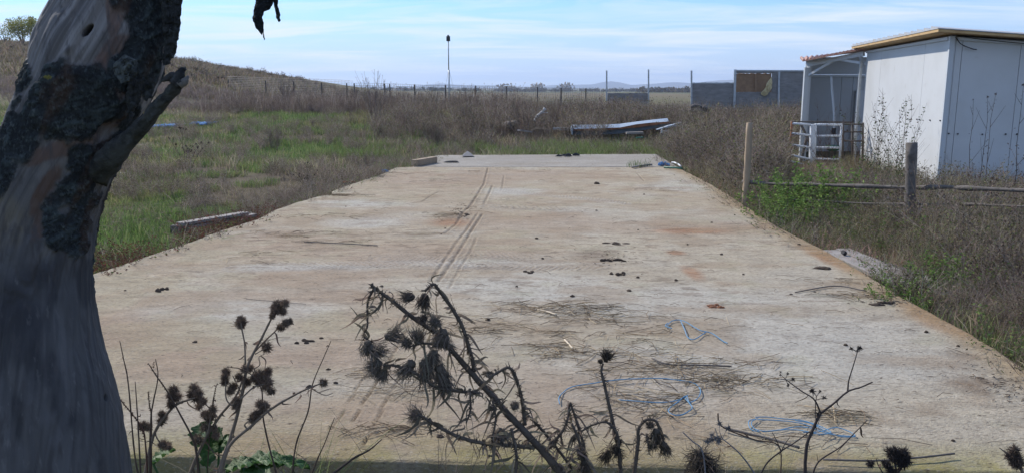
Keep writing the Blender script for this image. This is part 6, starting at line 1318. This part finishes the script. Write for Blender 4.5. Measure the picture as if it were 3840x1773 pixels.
# big leaves
def bigleaf(g_, o_, c, d, l, w, n=14):
    c = np.array(c) - o_; d = np.array(d, float); d /= np.linalg.norm(d); s_ = np.cross(d, [0, 0, 1.]); s_ /= np.linalg.norm(s_); up = np.cross(s_, d); mb = MB(); m = 9; vs = []
    for i in range(n):
        u = i / (n - 1); hw = w * math.sin(math.pi * min(1, u * .92 + .04)) ** .7 * (1 + .12 * math.sin(u * 26))
        for j in range(m): t = j / (m - 1) * 2 - 1; vs.append(c + d * l * u + s_ * hw * t + up * (-.35 * l * u ** 2 + .12 * hw * abs(t) * 2 + .010 * math.sin(u * 22 + t * 6)))
    mb.add(vs, [(i * m + j, i * m + j + 1, (i + 1) * m + j + 1, (i + 1) * m + j) for i in range(n - 1) for j in range(m - 1)]); ob_ = mb.build('leaf', M['leaf'], g_, True); return ob_
def leafplant(label, root, leaves, dep):
    b = P(*root, dep); g_ = empty('leafy_plant', (b.x, b.y, gz(b.x, b.y)), label, 'plant'); o_ = np.array(g_.location); mb = MB()
    for (a, d, l, w) in leaves:
        c = P(*Z1(*a), dep); bigleaf(g_, o_, c, d, l, w); mb.tube(curve_pts([Vector((0, 0, 0)), (Vector(c) - Vector(o_)) * .5 + Vector((0, 0, .03)), Vector(c) - Vector(o_)], 5), .004, 6)
    mb.build('stalk', M['leaf'], g_, True)
leafplant('fresh green burdock leaves at the near edge of the slab', Z1(1600, 1500), [((1600, 1125), (.85, .15, .22), .18, .050), ((1760, 1135), (.8, .3, .1), .15, .042), ((1650, 1160), (.4, -.5, .2), .14, .05)], 2.95)
leafplant('small green leaves between the burdock stems', Z1(1380, 1500), [((1300, 1010), (.2, .25, .9), .09, .05), ((1370, 1140), (.1, .2, .95), .13, .045), ((1450, 1050), (.3, .2, .9), .07, .03), ((1010, 1120), (.5, .2, .6), .08, .03), ((1500, 1170), (.7, .2, .4), .10, .04)], 2.9)
def fgtuft(label, vx, dep, top, n, h, sp, w, cols, bend=.7, name='grass_tuft', cat='grass'):
    p = P(*V(vx, 1150), dep); z_ = gz(p.x, p.y); ztop = P(*V(vx, top), dep).z; v, f, c = t_grass(n, max(.1, ztop - z_) * 1.15, sp, w, cols, bend, 7); t = empty(name, (p.x, p.y, z_), label, cat); mesh_np('blades', v, f, M['veg'], t, c)
fgtuft('fresh green grass tuft right of the big leaves', 745, 2.9, 1085, 70, .1, .09, .006, [G2, G1, (.10, .14, .05)])
fgtuft('green grass at the foot of the burdock group', 560, 2.9, 1150, 110, .1, .30, .005, [G2, S3, G1])
fgtuft('dry grass at the foot of the trunk', 370, 2.8, 1130, 90, .1, .16, .004, [S3, S2, B1], .9)
fgtuft('straw-coloured grass clump at lower right by the umbel plant', 1800, 2.35, 1140, 150, .1, .16, .003, [S1, S2, (.34, .27, .17)], 1.0)
fgtuft('grey twiggy grass clump right of the straw clump', 1890, 2.35, 1120, 50, .1, .12, .003, [B3, B1, (.2, .18, .15)], .35)
fgtuft('matted dead leaves at the bottom left of the thistle', 945, 2.3, 1172, 260, .1, .10, .006, [(.11, .095, .08), (.07, .06, .05)], 1.0)
fgtuft('matted dead leaves under the thistle stem', 1150, 2.3, 1160, 380, .1, .16, .006, [(.11, .095, .08), (.07, .06, .05)], 1.0)
def Zr(a, b): return (2560 + a / 1.9086, 1150 + b / 1.9086)
UC = (.055, .045, .042)
def umb(c, r, n, seeds): 
    return c
wiry('slender branching umbel plant standing tall at lower right', [([(872, 1260), (885, 1010), (930, 880), (985, 760)], .0050, .0036, 0), ([(985, 760), (1080, 690), (1180, 605), (1270, 575), (1358, 536)], .0032, .0018, 0), ([(1180, 605), (1190, 520), (1215, 440), (1250, 322)], .0022, .0012, .02), ([(1250, 322), (1210, 300)], .001, .0006, .02), ([(1250, 322), (1262, 298)], .001, .0006, .02), ([(1250, 322), (1295, 300)], .001, .0006, .02), ([(1250, 322), (1200, 290)], .001, .0006, .02), ([(1250, 322), (1250, 275)], .001, .0006, .02),
     ([(988, 755), (940, 660), (850, 600), (735, 516)], .0026, .0012, -.02), ([(735, 516), (700, 480)], .001, .0005, -.02), ([(735, 516), (752, 478)], .001, .0005, -.02), ([(735, 516), (695, 515)], .001, .0005, -.02), ([(760, 530), (792, 518)], .001, .0005, -.02), ([(740, 525), (756, 560)], .001, .0005, -.02), ([(940, 668), (1013, 650)], .0012, .0008, -.02), ([(955, 880), (950, 700), (957, 640), (930, 608)], .0014, .0008, 0), ([(957, 640), (985, 602)], .001, .0006, 0)],
     2.2, Zr, Zr(860, 1480), UC, [(1207, 298, 1.3), (1262, 298, 1.7), (1270, 290, 1.2), (752, 478), (697, 486, .8), (792, 518, 1.3), (756, 560, 1.2), (700, 466, .7), (930, 605, 2.0), (920, 595, 1.2), (1013, 650, 1.6), (985, 602, 1.0), (970, 765, 1.7)], .0062, 'umbel_plant')
wiry('low forked stalk left of the umbel plant', [([(530, 1260), (600, 1120), (705, 1030), (800, 970), (910, 890)], .0026, .0014, 0), ([(705, 1030), (670, 950), (640, 895)], .0016, .0008, 0), ([(705, 1030), (735, 975), (768, 930)], .0016, .0008, 0)], 2.2, Zr, Zr(520, 1480), UC, name='umbel_plant')
wiry('thin stalk rising right of the umbel plant', [([(915, 1260), (970, 1110), (1130, 1000), (1230, 900), (1322, 808)], .0026, .0012, 0), ([(970, 1110), (960, 1050)], .001, .0006, 0)], 2.25, Zr, Zr(900, 1480), UC, name='umbel_plant')
wiry('stalk with pale grey fluffy umbels at lower right', [([(560, 1260), (460, 1110), (380, 1020), (285, 942)], .0026, .0014, 0), ([(285, 942), (262, 880), (268, 840)], .001, .0006, 0), ([(285, 942), (300, 905), (322, 872)], .001, .0006, 0), ([(285, 942), (240, 950), (180, 962)], .0012, .0006, 0), ([(0, 895), (70, 960), (140, 1030), (170, 1260)], .0015, .002, 0)], 2.2, Zr, Zr(560, 1480), (.17, .165, .17), [(262, 835, 1.6), (325, 870, 1.6), (180, 960, 1.7), (215, 950, 1.5), (240, 935, 1.5), (260, 960, 1.7), (210, 915, 1.2), (265, 942, 1.3), (195, 945, 1.2)], .0075, 'umbel_plant')
wiry('short dark stalk with a brown bud tip, lower right', [([(700, 1260), (690, 1000), (520, 950), (330, 880), (262, 830), (252, 760)], .002, .0022, .1)], 2.35, Zr, Zr(700, 1480), (.09, .06, .045), name='dry_stalk')
g_, o_ = spiny_tree('burdock', 'dark burr cluster standing at the bottom right edge', 'burdock', [([(1540, 1300), (1530, 1180), (1510, 1060)], .004, .002, 0), ([(1540, 1190), (1580, 1120), (1590, 1060)], .003, .002, 0), ([(1440, 1200), (1400, 1130), (1385, 1085)], .002, .001, 0)], 2.2, Zr, dict(BD, col=(.05, .042, .04)), root=Zr(1540, 1480))
for a, b, r in [(1495, 1045, 1.3), (1520, 1035, 1.2), (1580, 1045, 1.3), (1560, 1080, 1.2), (1600, 1095, 1.3), (1520, 1085, 1.1), (1570, 1120, 1.2), (1345, 1120, .8), (1458, 1122, .9), (1492, 1170, 1.0)]: burr(g_, o_, P(*Zr(a, b), 2.2), .016 * r, (.045, .038, .036), 150)
g_, o_ = spiny_tree('burdock', 'brown blurred burrs on a stalk at the bottom right corner', 'burdock', [([(2470, 1300), (2420, 1150), (2380, 1080), (2370, 1030)], .004, .002, 0), ([(2350, 1060), (2300, 1030), (2265, 1005)], .002, .001, 0)], 2.0, Zr, BD, root=Zr(2470, 1480))
for a, b, r in [(2375, 1025, 1.1), (2345, 1065, 1.1), (2385, 1085, 1.3), (2400, 1120, 1.2), (2370, 1110, 1.0)]: burr(g_, o_, P(*Zr(a, b), 2.0), .015 * r, (.10, .075, .06), 140)
g_, o_ = spiny_tree('thistle', 'woolly dead thistle head in the straw clump at lower right', 'thistle', [([(140, 1300), (130, 1170), (120, 1060)], .006, .004, 0)], 2.25, Zr, dict(TH_P, leaf_step=.02), root=Zr(140, 1480))
for a, b, r in [(120, 1050, .8), (150, 1090, 1.0), (180, 1130, 1.0), (130, 1130, 1.1)]: burr(g_, o_, P(*Zr(a, b), 2.25), .026 * r, (.085, .072, .06), 220, 'seed_head', (0, 0, -.4))
wiry('bare twig reaching in from the bottom left of the thistle', [([(-110, 1240), (60, 1110), (160, 1055), (235, 992)], .005, .0015, 0), ([(160, 1055), (120, 1050)], .001, .0006, 0)], 2.5, Z2, Z2(-200, 1400), (.06, .048, .04))
# seed-headed dead plants on the right rim
for lb, vx, vy, s in [('dark burdock lying on the right rim with loose burrs', 2235, 742, .42), ('brown-headed weed beside the right rim boards', 2270, 735, .5), ('red-brown weed heads below the broad board', 2440, 700, .6)]:
    q = gp(*V(vx, vy), 0); shrub('weed_plant', lb, blk, q.x + .12, q.y, s, 1.3, 'weed', zz=-.1)
# ------------------------------------------------------------------ the air
hb = MB(); hb.box((0, 1500, 27), 6400, 5200, 66); hm = bpy.data.materials.new('haze'); hm.use_nodes = True; t = hm.node_tree; t.nodes.clear(); ou = N(t, 'ShaderNodeOutputMaterial'); pv = N(t, 'ShaderNodeVolumePrincipled', ins={'Density': .00032, 'Anisotropy': .3}); pv.inputs['Color'].default_value = (.62, .76, 1, 1); L(t, pv.outputs[0], ou.inputs['Volume'])
tagit(hb.build('haze', hm), kind='stuff')
